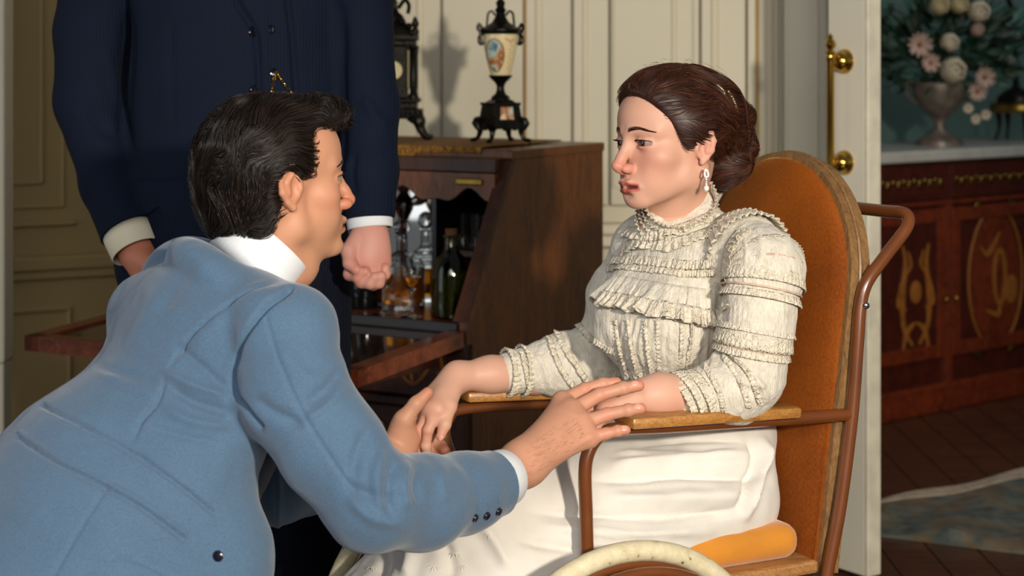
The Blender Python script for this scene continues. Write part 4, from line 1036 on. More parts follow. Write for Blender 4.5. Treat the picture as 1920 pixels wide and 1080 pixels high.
# ------------------------------------------------------------------ building people
def rot_frame(fwd, pitch=0.0, roll=0.0):
    """columns forward, left, up; pitch > 0 lifts the face"""
    f = unit(np.array([fwd[0], fwd[1], 0.0])); l = np.array([-f[1], f[0], 0.0]); u = V(0, 0, 1)
    f2 = f * math.cos(pitch) + u * math.sin(pitch); u2 = -f * math.sin(pitch) + u * math.cos(pitch)
    l2 = l * math.cos(roll) + u2 * math.sin(roll); u3 = -l * math.sin(roll) + u2 * math.cos(roll)
    return np.stack([f2, l2, u3], 1)
def head_matrix(O, R, s):
    M = np.eye(4); M[:3, :3] = R * s; M[:3, 3] = O; return M
def head_sdf(M, male, open_mouth=.0018, ear_up=0.0, ear_s=1.0, mw=1.0):
    s = SDF(); s.M = M; s.k = .018
    s.ell((-.008, 0, .043), (.092, .073, .080))
    s.ell((.030, 0, .055), (.057, .058, .050), k=.03)
    s.ell((.042, 0, -.008), (.044, .050, .064), k=.025)
    fz = 0.0 if male else .009
    s.ell((.044, 0, -.050 + fz * .6), (.040, .040, .040 - fz * .5), k=.02)
    jw = .048 if male else .040
    for y in (-1, 1):
        s.cone((.010, y * jw, -.050 + fz), (.072, y * .015, -.083 + fz), .016 if male else .014, .013, k=.02)
        s.cone((.004, y * .062, .005), (.010, y * jw, -.050 + fz), .010, .015, k=.02)
        s.ell((.052, y * .041, -.008), (.024, .021, .018), k=.02)
        s.ell((.048, y * (.034 if male else .031), -.038), (.030, .018 if male else .015, .026), k=.02)
        s.cone((.082, y * .010, .033), (.062, y * .046, .035), .0095 if male else .0075, .008, k=.014)
    s.ell((.084 if male else .078, 0, -.082 + fz), (.014, .020 if male else .016, .014), k=.014)
    s.ell((.068, 0, -.050), (.028, .031, .026), k=.014)
    for y in (-1, 1): s.ell((.100, y * .031, .016), (.020, .021, .013), k=.014, op='-')
    # nose
    s.cone((.083, 0, .026), (.101, 0, -.006), .0075, .0085, k=.010)
    s.cone((.101, 0, -.006), (.109 if male else .1105, 0, -.018), .0080, .0090, k=.006)
    for y in (-1, 1): s.ell((.0975, y * .0115, -.0235), (.0115, .0072, .0080), k=.006)
    s.cone((.107, 0, -.026), (.094, 0, -.033), .0045, .0045, k=.006)
    for y in (-1, 1): s.ell((.1015, y * .0068, -.0315), (.0062, .0032, .0040), k=.002, op='-')
    # eyelids
    for y in (-1, 1):
        s.ell((.0700, y * .031, .0165), .0153, k=.006)
        s.ell((.0800, y * .0330, .0162), (.0180, .0148, .0049 if not male else .0044), k=.0015, op='-')
        s.chain([(.0835, y * .0200, .0185), (.0862, y * .0290, .0232), (.0810, y * .0390, .0222), (.0725, y * .0455, .0165)], [.0014, .0017, .0017, .0012], k=.003)
        s.chain([(.0835, y * .0210, .0125), (.0850, y * .0300, .0098), (.0795, y * .0400, .0110)], [.0012, .0013, .0012], k=.003)
    # lips
    for y in (-1, 1):
        s.cone((.0982, 0, -.0468), (.0958, y * .010 * mw, -.0462), .0044, .0042, k=.005)
        s.cone((.0958, y * .010 * mw, -.0462), (.0835, y * .0240 * mw, -.0525), .0042, .0020, k=.005)
        s.cone((.0950, 0, -.0605), (.0925, y * .010 * mw, -.0595), .0056, .0052, k=.005)
        s.cone((.0925, y * .010 * mw, -.0595), (.0835, y * .0225 * mw, -.0540), .0052, .0022, k=.005)
    s.cone((.0985, 0, -.036), (.1005, 0, -.042), .0022, .0018, k=.004, op='-')
    for y in (-1, 1):
        s.cone((.1060, 0, -.0535), (.0985, y * .012 * mw, -.0533), open_mouth, open_mouth, k=.0015, op='-')
        s.cone((.0985, y * .012 * mw, -.0533), (.0890, y * .0220 * mw, -.0530), open_mouth, .0010, k=.0015, op='-')
    s.ell((.0985, 0, -.0705 + fz * .25), (.0075, .015, .0045), k=.008, op='-')
    # ears
    E = lambda a, b, c: (-.002 + (a + .002) * ear_s, .0725 + (b - .0725) * ear_s, c * ear_s + ear_up)
    for y in (-1, 1):
        Y_ = lambda p: (p[0], y * p[1], p[2]); r_ = lambda t_: tuple(q * ear_s for q in t_)
        s.ell(Y_(E(-.008, .0745, .003)), r_((.0175, .0065, .029)), k=.008)
        s.ell(Y_(E(-.001, .0830, .000)), r_((.0090, .0075, .0140)), k=.004, op='-')
        s.ell(Y_(E(-.010, .0840, .017)), r_((.0070, .0035, .0085)), k=.004, op='-')
        hx = [(.005, .0725, .003), (.007, .0745, .014), (.004, .078, .025), (-.008, .083, .0325), (-.020, .0850, .028), (-.0255, .0855, .012), (-.0215, .0830, -.006), (-.012, .0785, -.019), (-.003, .0755, -.027)]
        s.chain([Y_(E(*p)) for p in hx], r_((.003, .0035, .0037, .004, .0042, .0042, .004, .0042, .0055)), k=.003)
        s.cone(Y_(E(-.018, .0785, .022)), Y_(E(-.016, .0770, -.005)), .0075 * ear_s, .0075 * ear_s, k=.006)
        s.chain([Y_(E(*p)) for p in ((-.006, .0815, .019), (-.0145, .083, .008), (-.011, .081, -.008))], r_((.003, .0035, .003)), k=.003)
        s.ell(Y_(E(.0075, .0740, -.001)), r_((.0040, .0045, .0060)), k=.003)
    s.M = None
    return s
def head_paint(v, M, base, lip, blush, brow=None, stubble=None, mw=1.0):
    q = (v - M[:3, 3]) @ np.linalg.inv(M[:3, :3]).T
    c = np.tile(np.array(srgb(base)), (len(v), 1)); x, y, z = q.T; ay = np.abs(y)
    def blend(w_, col):
        nonlocal c
        w_ = np.clip(w_, 0, 1)[:, None]; c = c * (1 - w_) + np.array(srgb(col)) * w_
    g = lambda cx, cy, cz, r: np.exp(-(((x - cx) ** 2 + (ay - cy) ** 2 + (z - cz) ** 2) / r ** 2))
    blend(.75 * g(.110, 0, -.018, .016) + .5 * g(.099, .012, -.024, .012), blush)
    blend(.40 * g(.066, .036, -.016, .026), blush)
    blend(.45 * g(.076, .030, .005, .011), blush)
    blend(.35 * g(-.008, .083, .004, .028), blush)
    if stubble: blend(.35 * np.clip((-.03 - z) / .02, 0, 1) * np.clip((x - .0) / .03, 0, 1) * np.clip((.02 - np.maximum(0, -.1 - z)) / .02, 0, 1), stubble)
    # lips follow the two lip rolls
    zl = -.0535 + .0; am = ay / mw; up = np.exp(-((z - (-.0475 - .26 * np.maximum(0, am - .007))) / .0040) ** 4); dn = np.exp(-((z - (-.0598 + .36 * np.maximum(0, am - .006))) / .0054) ** 4)
    w_ = np.clip(np.maximum(up, dn), 0, 1) * np.clip((.0248 - am) / .002, 0, 1) * np.clip((x - .0790) / .004, 0, 1)
    blend(.9 * w_, lip)
    ins = np.exp(-((z + .0533) / .0031) ** 4) * np.clip((.023 - am) / .003, 0, 1) * np.clip((x - .080) / .004, 0, 1) * np.clip((.0985 - x + .2 * am) / .003, 0, 1)
    blend(.9 * ins, '#3a1210')
    blend(.8 * np.exp(-(((x - .101) / .008) ** 2 + ((ay - .0068) / .004) ** 2 + ((z + .0325) / .0028) ** 2)), '#401512')
    # lash line and a little colour on the lid rims
    e = (ay - .033) / .0148; zu = .0162 + .0049 * np.sqrt(np.clip(1 - e * e, 0, 1)); zl_ = .0162 - .0049 * np.sqrt(np.clip(1 - e * e, 0, 1))
    ok = np.clip((1.02 - np.abs(e)) / .05, 0, 1) * np.clip((x - .066) / .004, 0, 1)
    blend(.9 * np.exp(-((z - zu - .0004) / .0011) ** 2) * ok, '#1e100c'); blend(.6 * np.exp(-((z - zl_) / .0011) ** 2) * ok, '#7a3a32')
    blend(.30 * np.exp(-((z - .0275) / .0045) ** 2) * np.clip((1.1 - np.abs(e)) / .3, 0, 1) * np.clip((x - .064) / .006, 0, 1), '#7d4a36')
    blend(.28 * np.exp(-((z - .0035) / .0050) ** 2) * np.exp(-((ay - .028) / .013) ** 2) * np.clip((x - .066) / .006, 0, 1), '#9a5648')
    return c
def eye_meshes(M, parent, iris, look=0.0):
    for y in (-1, 1):
        vs, fs = [], []
        seg, rings = 28, 24; r = .0142
        for i in range(rings + 1):
            t = math.pi * i / rings
            for k in range(seg):
                a = 2 * math.pi * k / seg; vs.append((math.cos(t) * r, math.sin(t) * math.cos(a) * r, math.sin(t) * math.sin(a) * r))
        for i in range(rings):
            for k in range(seg): fs.append([i * seg + k, i * seg + (k + 1) % seg, (i + 1) * seg + (k + 1) % seg, (i + 1) * seg + k])
        vs = np.array(vs); ang = np.arctan2(np.hypot(vs[:, 1], vs[:, 2]), vs[:, 0])
        col = np.tile(np.array(srgb('#8f8078')), (len(vs), 1)); col[ang < .54] = srgb(iris); col[ang < .26] = (.004, .004, .004)
        ca, sa = math.cos(look), math.sin(look); vs = vs @ np.array([[ca, sa, 0], [-sa, ca, 0], [0, 0, 1]])
        w_ = (vs + np.array([.0700, y * .031, .0165])) @ M[:3, :3].T + M[:3, 3]
        link('eye', mesh_np('eye', w_, fs, col), M_eye, parent, smooth=True)
M_eye = vcol('eyes', .08, coat=.6)
def on_face(hs, M, pts, lift=.0004):
    """push points given by (y, z) in the head's own axes on to the face from the front; first column is ignored"""
    pts = np.asarray(pts, float); x = np.full(len(pts), .125); done = np.zeros(len(pts), bool)
    for _ in range(70):
        q = np.stack([x, pts[:, 1], pts[:, 2]], 1) @ M[:3, :3].T + M[:3, 3]
        d = hs.eval(q.astype(np.float32)); x = np.where(d > lift, x - np.maximum(d - lift, .0001) * .7, x)
    return np.stack([x, pts[:, 1], pts[:, 2]], 1) @ M[:3, :3].T + M[:3, 3]
def brow_strands(hs, M, sides, seedn, male, lift_in=.0):
    r = random.Random(seedn); b = MB(); A, B, C = [], [], []
    for y in sides:
        for i in range(260 if male else 190):
            t = r.random(); ay = .0105 + t * .0385
            z = .0345 + .0065 * math.sin(min(1, t * 1.25) * 2.2) - .0045 * t + lift_in * (1 - t) + r.uniform(-1, 1) * (.0034 * (1 - .75 * t))
            L = .0065; A.append((0, y * ay, z)); B.append((0, y * (ay + L * .5), z + .0016 * (1 - 1.8 * t))); C.append((0, y * (ay + L), z + .0020 * (1 - 2.2 * t)))
    A, B, C = (on_face(hs, M, q, .0006) for q in (A, B, C))
    for p, m_, q in zip(A, B, C): b.tube([p, m_, q], [.00036, .00032, .00012], 3)
    return b
def lashes(M, parent, mat, hh=.0056, n=40, L=.0062):
    for y in (1, -1):
        b = MB()
        for i in range(n):
            ay = .0205 + .0255 * i / (n - 1)
            e_ = min(1, abs(ay - .033) / .0148); zz = .0162 + hh * math.sqrt(1 - e_ * e_) + .0003
            p = V(.070 + math.sqrt(max(0, .0153 ** 2 - (ay - .031) ** 2 - (zz - .0165) ** 2)), y * ay, zz)
            q = p + V(L, y * (ay - .031) * .35, .0016); m_ = (p + q) / 2 - V(0, 0, .0007)
            b.tube([M[:3, :3] @ k_ + M[:3, 3] for k_ in (p, m_, q)], [.0003, .00028, .0001], 3)
        b.build('eyelashes', mat, parent)
def hand_sdf(s, wrist, mcp, fingers, thumb, rw=.028, rf=.0095, rt=.0078, palm_r=.013):
    """wrist point, four knuckles, for each finger its further joints, the thumb's joints"""
    s.k = .008
    for j, p in enumerate(mcp):
        s.cone(wrist + (p - wrist) * .12, p, rw * .52, palm_r, k=.016)
    for j in range(3): s.cone(mcp[j], mcp[j + 1], palm_r * .95, palm_r * .95, k=.010)
    for j in range(4):
        pts = [mcp[j]] + list(fingers[j]); n = len(pts)
        kk = (.98, 1.02, .96, .84)[j]
        rad = [palm_r * .86] + [(rf + (rt - rf) * i / max(1, n - 2)) * kk for i in range(n - 1)]
        s.chain(pts, rad, k=.0028)
        for q in pts[1:-1]: s.ell(q, rf * kk * 1.04, k=.003)
    tr = [rw * .55, .0135 * rf / .0095, .0105 * rf / .0095, .0082 * rf / .0095][:len(thumb)]
    s.chain(thumb, tr, k=.006)
def paint_hand(v, base, tips, knuckles, nails, red='#c4705a', r=.014):
    c = np.tile(np.array(srgb(base)), (len(v), 1))
    for pts, rad, wgt, col in ((tips, r, .55, red), (knuckles, r, .35, red)):
        for p in pts:
            w_ = wgt * np.exp(-((v - p) ** 2).sum(1) / rad ** 2)[:, None]; c = c * (1 - w_) + np.array(srgb(col)) * w_
    return c
def nails(b, items):
    """small curved plates: position on the finger's back, direction of the finger, outward direction, size"""
    for p, d, o, s_ in items:
        d = unit(d); o = unit(o - d * np.dot(o, d)); l = np.cross(o, d)
        b.sphere(p, (s_ * 1.15, s_ * .85, s_ * .28), 10, 6, np.stack([d, l, o], 1))
def strands(vol, seeds, flow, steps, ds, off, rad, seed=0, wav=.4, wscale=60, segs=3, lump=0.0):
    """hair: run along the flow over the hair volume"""
    P = seeds.astype(np.float32); n = len(P); path = [P.copy()]
    rs = np.random.RandomState(seed); o_ = off * rs.uniform(.1, 1.6, n) + lump * vnoise(P, 42, seed + 9); L = rs.uniform(.55, 1.0, n)
    def grad(Q):
        e = .0015; g = np.stack([vol.eval(Q + np.eye(3, dtype=np.float32)[i] * e) - vol.eval(Q - np.eye(3, dtype=np.float32)[i] * e) for i in range(3)], -1)
        return g / (np.linalg.norm(g, axis=1)[:, None] + 1e-9)
    for i in range(steps):
        N = grad(P); d = flow(P); d = d - N * (d * N).sum(1)[:, None]
        sd_ = np.cross(N, d); w1 = vnoise(P, wscale, seed)[:, None]; w2 = vnoise(P, wscale * .45, seed + 5)[:, None]
        d = d / (np.linalg.norm(d, axis=1)[:, None] + 1e-9) + sd_ * (w1 * wav + w2 * wav)
        d /= np.linalg.norm(d, axis=1)[:, None] + 1e-9
        P = P + d * (ds * L)[:, None]
        dist = vol.eval(P.astype(np.float32)); N = grad(P.astype(np.float32))
        P = P - N * (dist - o_ * (1 - .5 * i / steps))[:, None]
        P = P.astype(np.float32); path.append(P.copy())
    A = np.stack(path, 1); m = steps + 1
    T = np.gradient(A, axis=1); T /= np.linalg.norm(T, axis=2)[..., None] + 1e-9
    N0 = np.cross(T, np.array([.3, .5, .81])); N0 /= np.linalg.norm(N0, axis=2)[..., None] + 1e-9; B0 = np.cross(T, N0)
    rr = rad * rs.uniform(.6, 1.3, n)[:, None] * np.sin(np.linspace(.35, math.pi - .12, m))[None]
    ring = [A + (N0 * math.cos(2 * math.pi * k / segs) + B0 * math.sin(2 * math.pi * k / segs)) * rr[..., None] for k in range(segs)]
    Vv = np.stack(ring, 2).reshape(-1, 3)
    idx = np.arange(n * m * segs).reshape(n, m, segs); F = []
    for k in range(segs):
        k2 = (k + 1) % segs
        F.append(np.stack([idx[:, :-1, k], idx[:, :-1, k2], idx[:, 1:, k2], idx[:, 1:, k]], -1).reshape(-1, 4))
    shade = np.repeat(rs.uniform(0, 1, n), m * segs)
    return Vv, np.concatenate(F), shade
def hair_colors(shade, a, b):
    a = np.array(srgb(a)); b = np.array(srgb(b)); return a + (b - a) * (shade ** 2)[:, None]
class Surf:
    def __init__(s, v, F): s.t = BVHTree.FromPolygons([tuple(x) for x in v], [tuple(f) for f in F]); s.o = Vector((0, 0, CZ))
    def hit(s, px, py):
        d = Vector(((px - 960) / FPX, 1, (HOR - py) / FPX)).normalized(); h = s.t.ray_cast(s.o, d)
        return (None, None) if h[0] is None else (np.array(h[0]), np.array(h[1]))
    def line(s, poly, n):
        P = []; N = []
        for q in spline(poly, n):
            p, nn = s.hit(q[0], q[1])
            if p is not None: P.append(p); N.append(nn)
        P = np.array(P); N = np.array(N)
        for _ in range(3): P[1:-1] = (P[:-2] + 2 * P[1:-1] + P[2:]) / 4; N[1:-1] = (N[:-2] + N[1:-1] + N[2:]) / 3
        return P, N / np.linalg.norm(N, axis=1)[:, None]
def ruffle(P, N, width, amp, waves, side=1, lift=.002, rows=5, scallop=0, droop=0.0, base=.001, curl=0):
    """gathered strip: sewn along the line P, its free edge waving"""
    n = len(P); T = np.gradient(P, axis=0); T /= np.linalg.norm(T, axis=1)[:, None] + 1e-9
    D = np.cross(N, T) * side; D[:, 2] -= droop; D /= np.linalg.norm(D, axis=1)[:, None]
    v = []; t = np.linspace(0, 1, n)
    ph = 2 * math.pi * waves * t + 1.3 * np.sin(7 * t) + .8 * np.sin(17 * t + 1)
    for j in range(rows + 1):
        u = j / rows
        wd = width * (1 + .05 * np.sin(ph * .5)) * (u if scallop == 0 else u * (1 - scallop * (np.abs(np.sin(ph * 1.5)) if j == rows else 0)))
        h = base + lift * u ** 1.2 + amp * u * (np.sin(ph) + .4 * np.sin(2.3 * ph + 1))
        v.append(P + D * wd[:, None] + N * h[:, None] + T * (amp * .6 * u * np.cos(ph))[:, None])
    v = np.concatenate(v); idx = np.arange((rows + 1) * n).reshape(rows + 1, n)
    F = np.stack([idx[:-1, :-1], idx[:-1, 1:], idx[1:, 1:], idx[1:, :-1]], -1).reshape(-1, 4)
    return v, F
def cloth_obj(name, parts, mat, parent, thick=.0008, **kw):
    vs, fs, n = [], [], 0
    for v, F in parts: vs.append(v); fs.append(F + n); n += len(v)
    o = link(name, mesh_np(name, np.concatenate(vs), np.concatenate(fs)), mat, parent, smooth=True, **kw)
    md = o.modifiers.new('thickness', 'SOLIDIFY'); md.thickness = thick; md.offset = 0
    return o
def join_np(parts):
    vs, fs, cs, n = [], [], [], 0
    for v, F, c in parts: vs.append(v); fs.append(F + n); cs.append(c); n += len(v)
    return np.concatenate(vs), np.concatenate(fs), np.concatenate(cs)
M_skin = vcol('skin', .50, sss=.12, bumpscale=420, bump=.15, spec=.35)
M_hair = vcol('hair', .42, spec=.4)
M_nail = plain('fingernail', '#d79c88', .22, var=.03)
# ------------------------------------------------------------------ seated woman
wr = empty('person', (.36, 3.06, 0), 'dark-haired person in a cream lace blouse and white skirt seated in the wheelchair', 'person')
WH = head_matrix(V(.2755, 3.017, 1.122), rot_frame((-.860, -.510), math.radians(-2), math.radians(2)), 1.05)
def whp(*p): return WH[:3, :3] @ np.array(p, float) + WH[:3, 3]
TO = V(.285, 3.06, .7275); TR = rot_frame((-.75, -.66), math.radians(-2)); TM = head_matrix(TO, TR, 1.0)
def tp(*p): return TR @ np.array(p, float) + TO
# skin: head and neck, arms and hands, the hidden trunk, one mesh
hs = head_sdf(WH, False, .0034, .004, .86, 1.12)
nb0 = whp(-.018, 0, -.035); nb1 = tp(-.005, 0, .30)
hs.cone(nb0, nb1, .050, .049, k=.03)
for y in (-1, 1): hs.cone(whp(-.016, y * .052, -.03), tp(.028, y * .012, .272), .012, .010, k=.02)
hs.cone(nb1, tp(-.015, 0, .22), .048, .045, k=.03)
hv, hf = hs.mesh(.0017, 1); hc = head_paint(hv, WH, '#cc9c85', '#ac4a42', '#c67463', mw=1.12)
# near arm and hand on the armrest
s = SDF(); s.k = .01
wl_ = W(1192, 743, 2.802)
s.chain([W(1400, 715, 2.875), W(1300, 737, 2.845), W(1235, 739, 2.822), wl_], [.030, .031, .030, .0255], k=.02)
mc = [W(1143, 748, 2.800), W(1135, 757, 2.782), W(1133, 768, 2.765), W(1138, 778, 2.752)]
fg = [[W(1112, 762, 2.798), W(1097, 782, 2.79), W(1092, 798, 2.785)], [W(1106, 774, 2.775), W(1096, 796, 2.768), W(1093, 812, 2.765)], [W(1112, 788, 2.755), W(1106, 806, 2.748), W(1104, 820, 2.745)], [W(1122, 794, 2.742), W(1117, 806, 2.738), W(1115, 816, 2.735)]]
hand_sdf(s, wl_, mc, fg, [W(1180, 748, 2.82), W(1150, 765, 2.82), W(1130, 780, 2.815), W(1115, 790, 2.81)], rw=.025, rf=.0080, rt=.0066, palm_r=.0105)
av, af = s.mesh(.0018, 1); ac = paint_hand(av, '#d2a28c', [f[-1] for f in fg], mc, None)
# far arm, hand hanging over the end of its armrest
s = SDF(); s.k = .01
wf = W(858, 706, 3.125)
s.chain([W(1110, 690, 3.22), W(1000, 700, 3.18), W(920, 702, 3.15), wf], [.042, .035, .030, .0245], k=.02)
mc2 = [W(822, 768, 3.050), W(806, 768, 3.064), W(796, 764, 3.086), W(794, 756, 3.110)]
fg2 = [[W(803, 806, 3.040), W(799, 836, 3.044), W(802, 860, 3.050)], [W(788, 806, 3.055), W(784, 836, 3.06), W(788, 862, 3.066)], [W(776, 800, 3.078), W(780, 830, 3.085), W(786, 850, 3.09)], [W(776, 790, 3.10), W(780, 812, 3.105), W(785, 828, 3.11)]]
th2 = [W(850, 724, 3.10), W(842, 762, 3.062), W(834, 796, 3.040), W(826, 818, 3.034)]
hand_sdf(s, wf, mc2, fg2, th2, rw=.025, rf=.0092, rt=.0076, palm_r=.0122)
s.cone(wf, (mc2[0] + mc2[1]) / 2, .020, .016, k=.02); s.cone(wf, (mc2[2] + mc2[3]) / 2, .018, .014, k=.02)
fv, ff2 = s.mesh(.0016, 1); fc = paint_hand(fv, '#d0a089', [f[-1] for f in fg2] + [th2[-1]], mc2 + [f[0] for f in fg2], None)
# trunk inside the clothes
s = SDF(); s.k = .05
s.cone(tp(-.01, 0, .25), tp(-.02, 0, .05), .07, .075).cone(tp(-.02, 0, .05), tp(-.04, 0, -.12), .07, .09)
s.cone(tp(-.02, -.07, .215), tp(-.02, .12, .225), .035)
s.chain([tp(-.02, .14, .235), W(1420, 600, 2.88), W(1400, 715, 2.875)], [.035, .034, .034]); s.chain([tp(-.03, -.09, .20), W(1166, 600, 3.2), W(1120, 685, 3.22)], [.032, .032, .032])
s.chain([tp(-.05, .07, -.16), V(-.03, 2.86, .50), V(-.20, 2.78, .16), V(-.27, 2.75, .13)], [.065, .045, .04, .03]); s.chain([tp(-.05, -.07, -.16), V(-.11, 3.0, .46), V(-.26, 2.92, .16), V(-.33, 2.89, .13)], [.065, .042, .04, .03])
bv, bf = s.mesh(.012, 1)
v, F, c = join_np([(hv, hf, hc), (av, af, ac), (fv, ff2, fc), (bv, bf, np.tile(np.array(srgb('#d4a084')), (len(bv), 1)))])
body = link('body', mesh_np('body', v, F, c), M_skin, wr, smooth=True)
eye_meshes(WH, wr, '#2c1a10', 0.0)
b = MB(); nails(b, [(W(826, 821, 3.0275), W(826, 818, 3.03) - W(834, 796, 3.03), V(-.2, -1, .1), .0048)])
b.build('fingernail', M_nail, wr, smooth=True)
M_browhair = plain('eyebrow_hair', '#412316', .5, var=.2)
for y_ in (1, -1): brow_strands(hs, WH, (y_,), 4, False, .003).build('eyebrow', M_browhair, wr)
lashes(WH, wr, M_browhair, .0049)
# hair volume
hr = SDF(); hr.M = WH; hr.k = .02
hr.ell((-.018, 0, .052), (.098, .082, .086)); hr.ell((.026, 0, .082), (.058, .066, .046), k=.03)
hr.ell((-.01, .036, .035), (.058, .046, .048), k=.02); hr.ell((-.01, -.036, .035), (.058, .046, .048), k=.02)
hr.ell((-.075, 0, .055), (.055, .07, .06), k=.03)
hr.ell((-.114, 0, .018), (.036, .052, .056), k=.012); hr.ell((-.104, .012, -.024), (.036, .044, .032), k=.012)
hr.ell((-.085, .005, -.035), (.030, .040, .040), k=.02)
hr.ell((-.120, .022, .046), (.026, .032, .030), k=.006); hr.ell((-.124, .026, .000), (.022, .030, .026), k=.006); hr.ell((-.104, .036, -.024), (.024, .022, .022), k=.006); hr.ell((-.098, .044, .022), (.022, .020, .030), k=.006)
# keep the face and the ear clear
hr.half((.020, 0, 0), (1, 0, -.62), .006)
for y in (-1, 1): hr.ell((.000, y * .096, -.006), (.024, .026, .028), k=.006, op='-'); hr.ell((.020, y * .080, -.050), (.045, .034, .040), k=.006, op='-')
hr.M = None
v, F = hr.mesh(.0028, 1)
IW = np.linalg.inv(WH[:3, :3])
ql = (v - WH[:3, 3]) @ IW.T
hair = link('hair', mesh_np('hair', v, F, np.tile(np.array(srgb('#301810')), (len(v), 1))), M_hair, wr, smooth=True)
def flow_w(P):
    q = (P - WH[:3, 3]) @ IW.T; x, y, z = q.T
    bun = np.clip((-.095 - x) / .02, 0, 1)[:, None]
    back = np.stack([-np.ones_like(x), -.15 * np.sign(y) * np.ones_like(x), .55 * np.clip((x - .0) / .07, -1.1, 1) - .12], -1)
    low = np.clip((.0 - z) / .04, 0, 1)[:, None]; back = back * (1 - low) + np.stack([-np.ones_like(x), 0 * x, .5 + 0 * x], -1) * low
    sw = np.stack([z - .01, .25 * np.ones_like(x), -(x + .125)], -1); sw /= np.linalg.norm(sw, axis=1)[:, None] + 1e-6
    d = back * (1 - bun) + sw * bun
    return d @ (WH[:3, :3] / 1.05).T
rs = np.random.RandomState(1); sel = rs.choice(len(v), 10500, replace=True)
sv, sF, sh = strands(hr, v[sel] + rs.normal(0, .001, (len(sel), 3)), flow_w, 9, .0062, .0026, .00042, 3, .75, 48, lump=.0030)
link('hair_strands', mesh_np('hair_strands', sv, sF, hair_colors(sh, '#2b150c', '#643620')), M_hair, wr, smooth=True)
# loose wisps on top
top = v[(ql[:, 2] > .115) | ((ql[:, 0] < -.05) & (ql[:, 2] < -.045))]; sel = rs.choice(len(top), 70)
sv, sF, sh = strands(hr, top[sel], flow_w, 8, .0060, .009, .00026, 9, .8, 60)
link('hair_wisps', mesh_np('hair_wisps', sv, sF, hair_colors(sh, '#2c160e', '#5f3420')), M_hair, wr, smooth=True)
# jewelled comb in the hair
M_gem = plain('paste_jewels', '#cdb98a', .15, .9, var=.4, scale=300); M_pearl = plain('pearl', '#e8e0d4', .12, var=.03, Coat_Weight=.6)
b = MB()
for p0, p1 in (((1345, 160), (1358, 176)), ((1366, 172), (1381, 208))):
    for i in range(9):
        t = i / 8; p = W(p0[0] + (p1[0] - p0[0]) * t + 3 * math.sin(math.pi * t), p0[1] + (p1[1] - p0[1]) * t, 3.05)
        o = hr
        pp = p.astype(np.float32)[None]
        for _ in range(30):
            d_ = float(hr.eval(pp)[0])
            if d_ < .004: break
            pp = pp + np.array([0, d_ * .5, 0], np.float32)
        pp = pp[0]; dirv = unit(V(pp[0], pp[1], pp[2] - CZ)); y0 = 2.93
        # walk along the view ray to the hair
        q = W(p0[0] + (p1[0] - p0[0]) * t + 3 * math.sin(math.pi * t), p0[1] + (p1[1] - p0[1]) * t, y0)
        for _ in range(60):
            d_ = float(hr.eval(q.astype(np.float32)[None])[0])
            if d_ < .002 or q[1] > 3.12: break
            q = q + dirv * max(.001, d_ * .6)
        b.sphere(q, .0028, 8, 5)
b.build('hair_comb', M_gem, wr, smooth=True)
# earring
ep = whp(-.004, .083, -.036)
er = empty('earring', tuple(ep)); er.parent = wr; er.location = Vector(ep - np.array(wr.location))
M_stone = Mat('clear_stones'); M_stone.set(Base_Color=(.9, .9, .88, 1), Roughness=.08, Metallic=.5, Coat_Weight=.5); M_stone.bump(M_stone.noise(M_stone.coord(), 900, 2), .6, .001); M_stone = M_stone.m
fw = -unit(V(ep[0], ep[1], 0)); sx = V(1, 0, 0)
b = MB().tube([ep + sx * .0042 * math.cos(a) * (.75 + .35 * math.sin(a) * -1) + V(0, 0, .0065 * math.sin(a)) for a in np.linspace(0, 2 * math.pi, 15)[:-1]], .0017, 7, closed=True)
for dz, r_ in ((-.010, .0022), (-.0145, .0020), (-.0185, .0024)): b.sphere(ep + V(0, 0, dz), r_, 8, 6)
b.build('drop', M_stone, er, smooth=True)
MB().sphere(ep + V(0, 0, -.0255), (.0048, .0048, .0054), 12, 8).build('pearl', M_pearl, er, smooth=True)

# ---- blouse
m = Mat('crinkled_cotton'); v_ = m.coord(); f = m.noise(m.coord('Object', (1, 1, .25)), 240, 3, .6, .8); g = m.noise(v_, 60, 3)
m.color(m.ramp(g, [(.3, srgb('#cbc3b2')), (.7, srgb('#ddd6c7'))])).set(Roughness=.85, Sheen_Weight=.2, Specular_IOR_Level=.2); m.bump(f, .75, .004); m.bump(m.noise(v_, 90, 3), .35, .004); M_cotton = m.m
m = Mat('cream_lace'); v_ = m.coord(); vo = m.n('ShaderNodeTexVoronoi', Scale=330); m.L.new(v_, vo.inputs['Vector']); vo2 = m.n('ShaderNodeTexVoronoi', Scale=120); m.L.new(v_, vo2.inputs['Vector'])
a = m.ramp(vo.outputs['Distance'], [(.12, srgb('#b5a58c')), (.30, srgb('#ddd5c3'))]); a2 = m.ramp(vo2.outputs['Distance'], [(.30, srgb('#ded7c6')), (.62, srgb('#c6b9a2'))])
m.color(m.mix(.5, a, a2)).set(Roughness=.85, Specular_IOR_Level=.2); m.bump(vo.outputs['Distance'], .7, .003); m.bump(vo2.outputs['Distance'], .5, .004); M_lace = m.m
M_pink = plain('pinkish_insertion', '#c4a995', .8, var=.2, scale=60, bump=.3)
bl = SDF(); bl.k = .04; bl.M = TM
bl.ell((-.005, 0, .0), (.088, .105, .06)).ell((-.01, 0, .10), (.095, .125, .11)).ell((-.012, .02, .19), (.084, .125, .085))
for y in (-1, 1): bl.ell((.060, y * .054 + .006, .118), (.060, .060, .060), k=.05)
bl.ell((.060, 0, .085), (.068, .095, .065), k=.05)
bl.cone((-.02, -.085, .225), (-.02, .135, .235), .050, k=.05)
bl.M = None
col0 = tp(-.008, 0, .25); col1 = whp(-.012, 0, -.088)
bl.cone(col0, col1, .063, .054, k=.03)
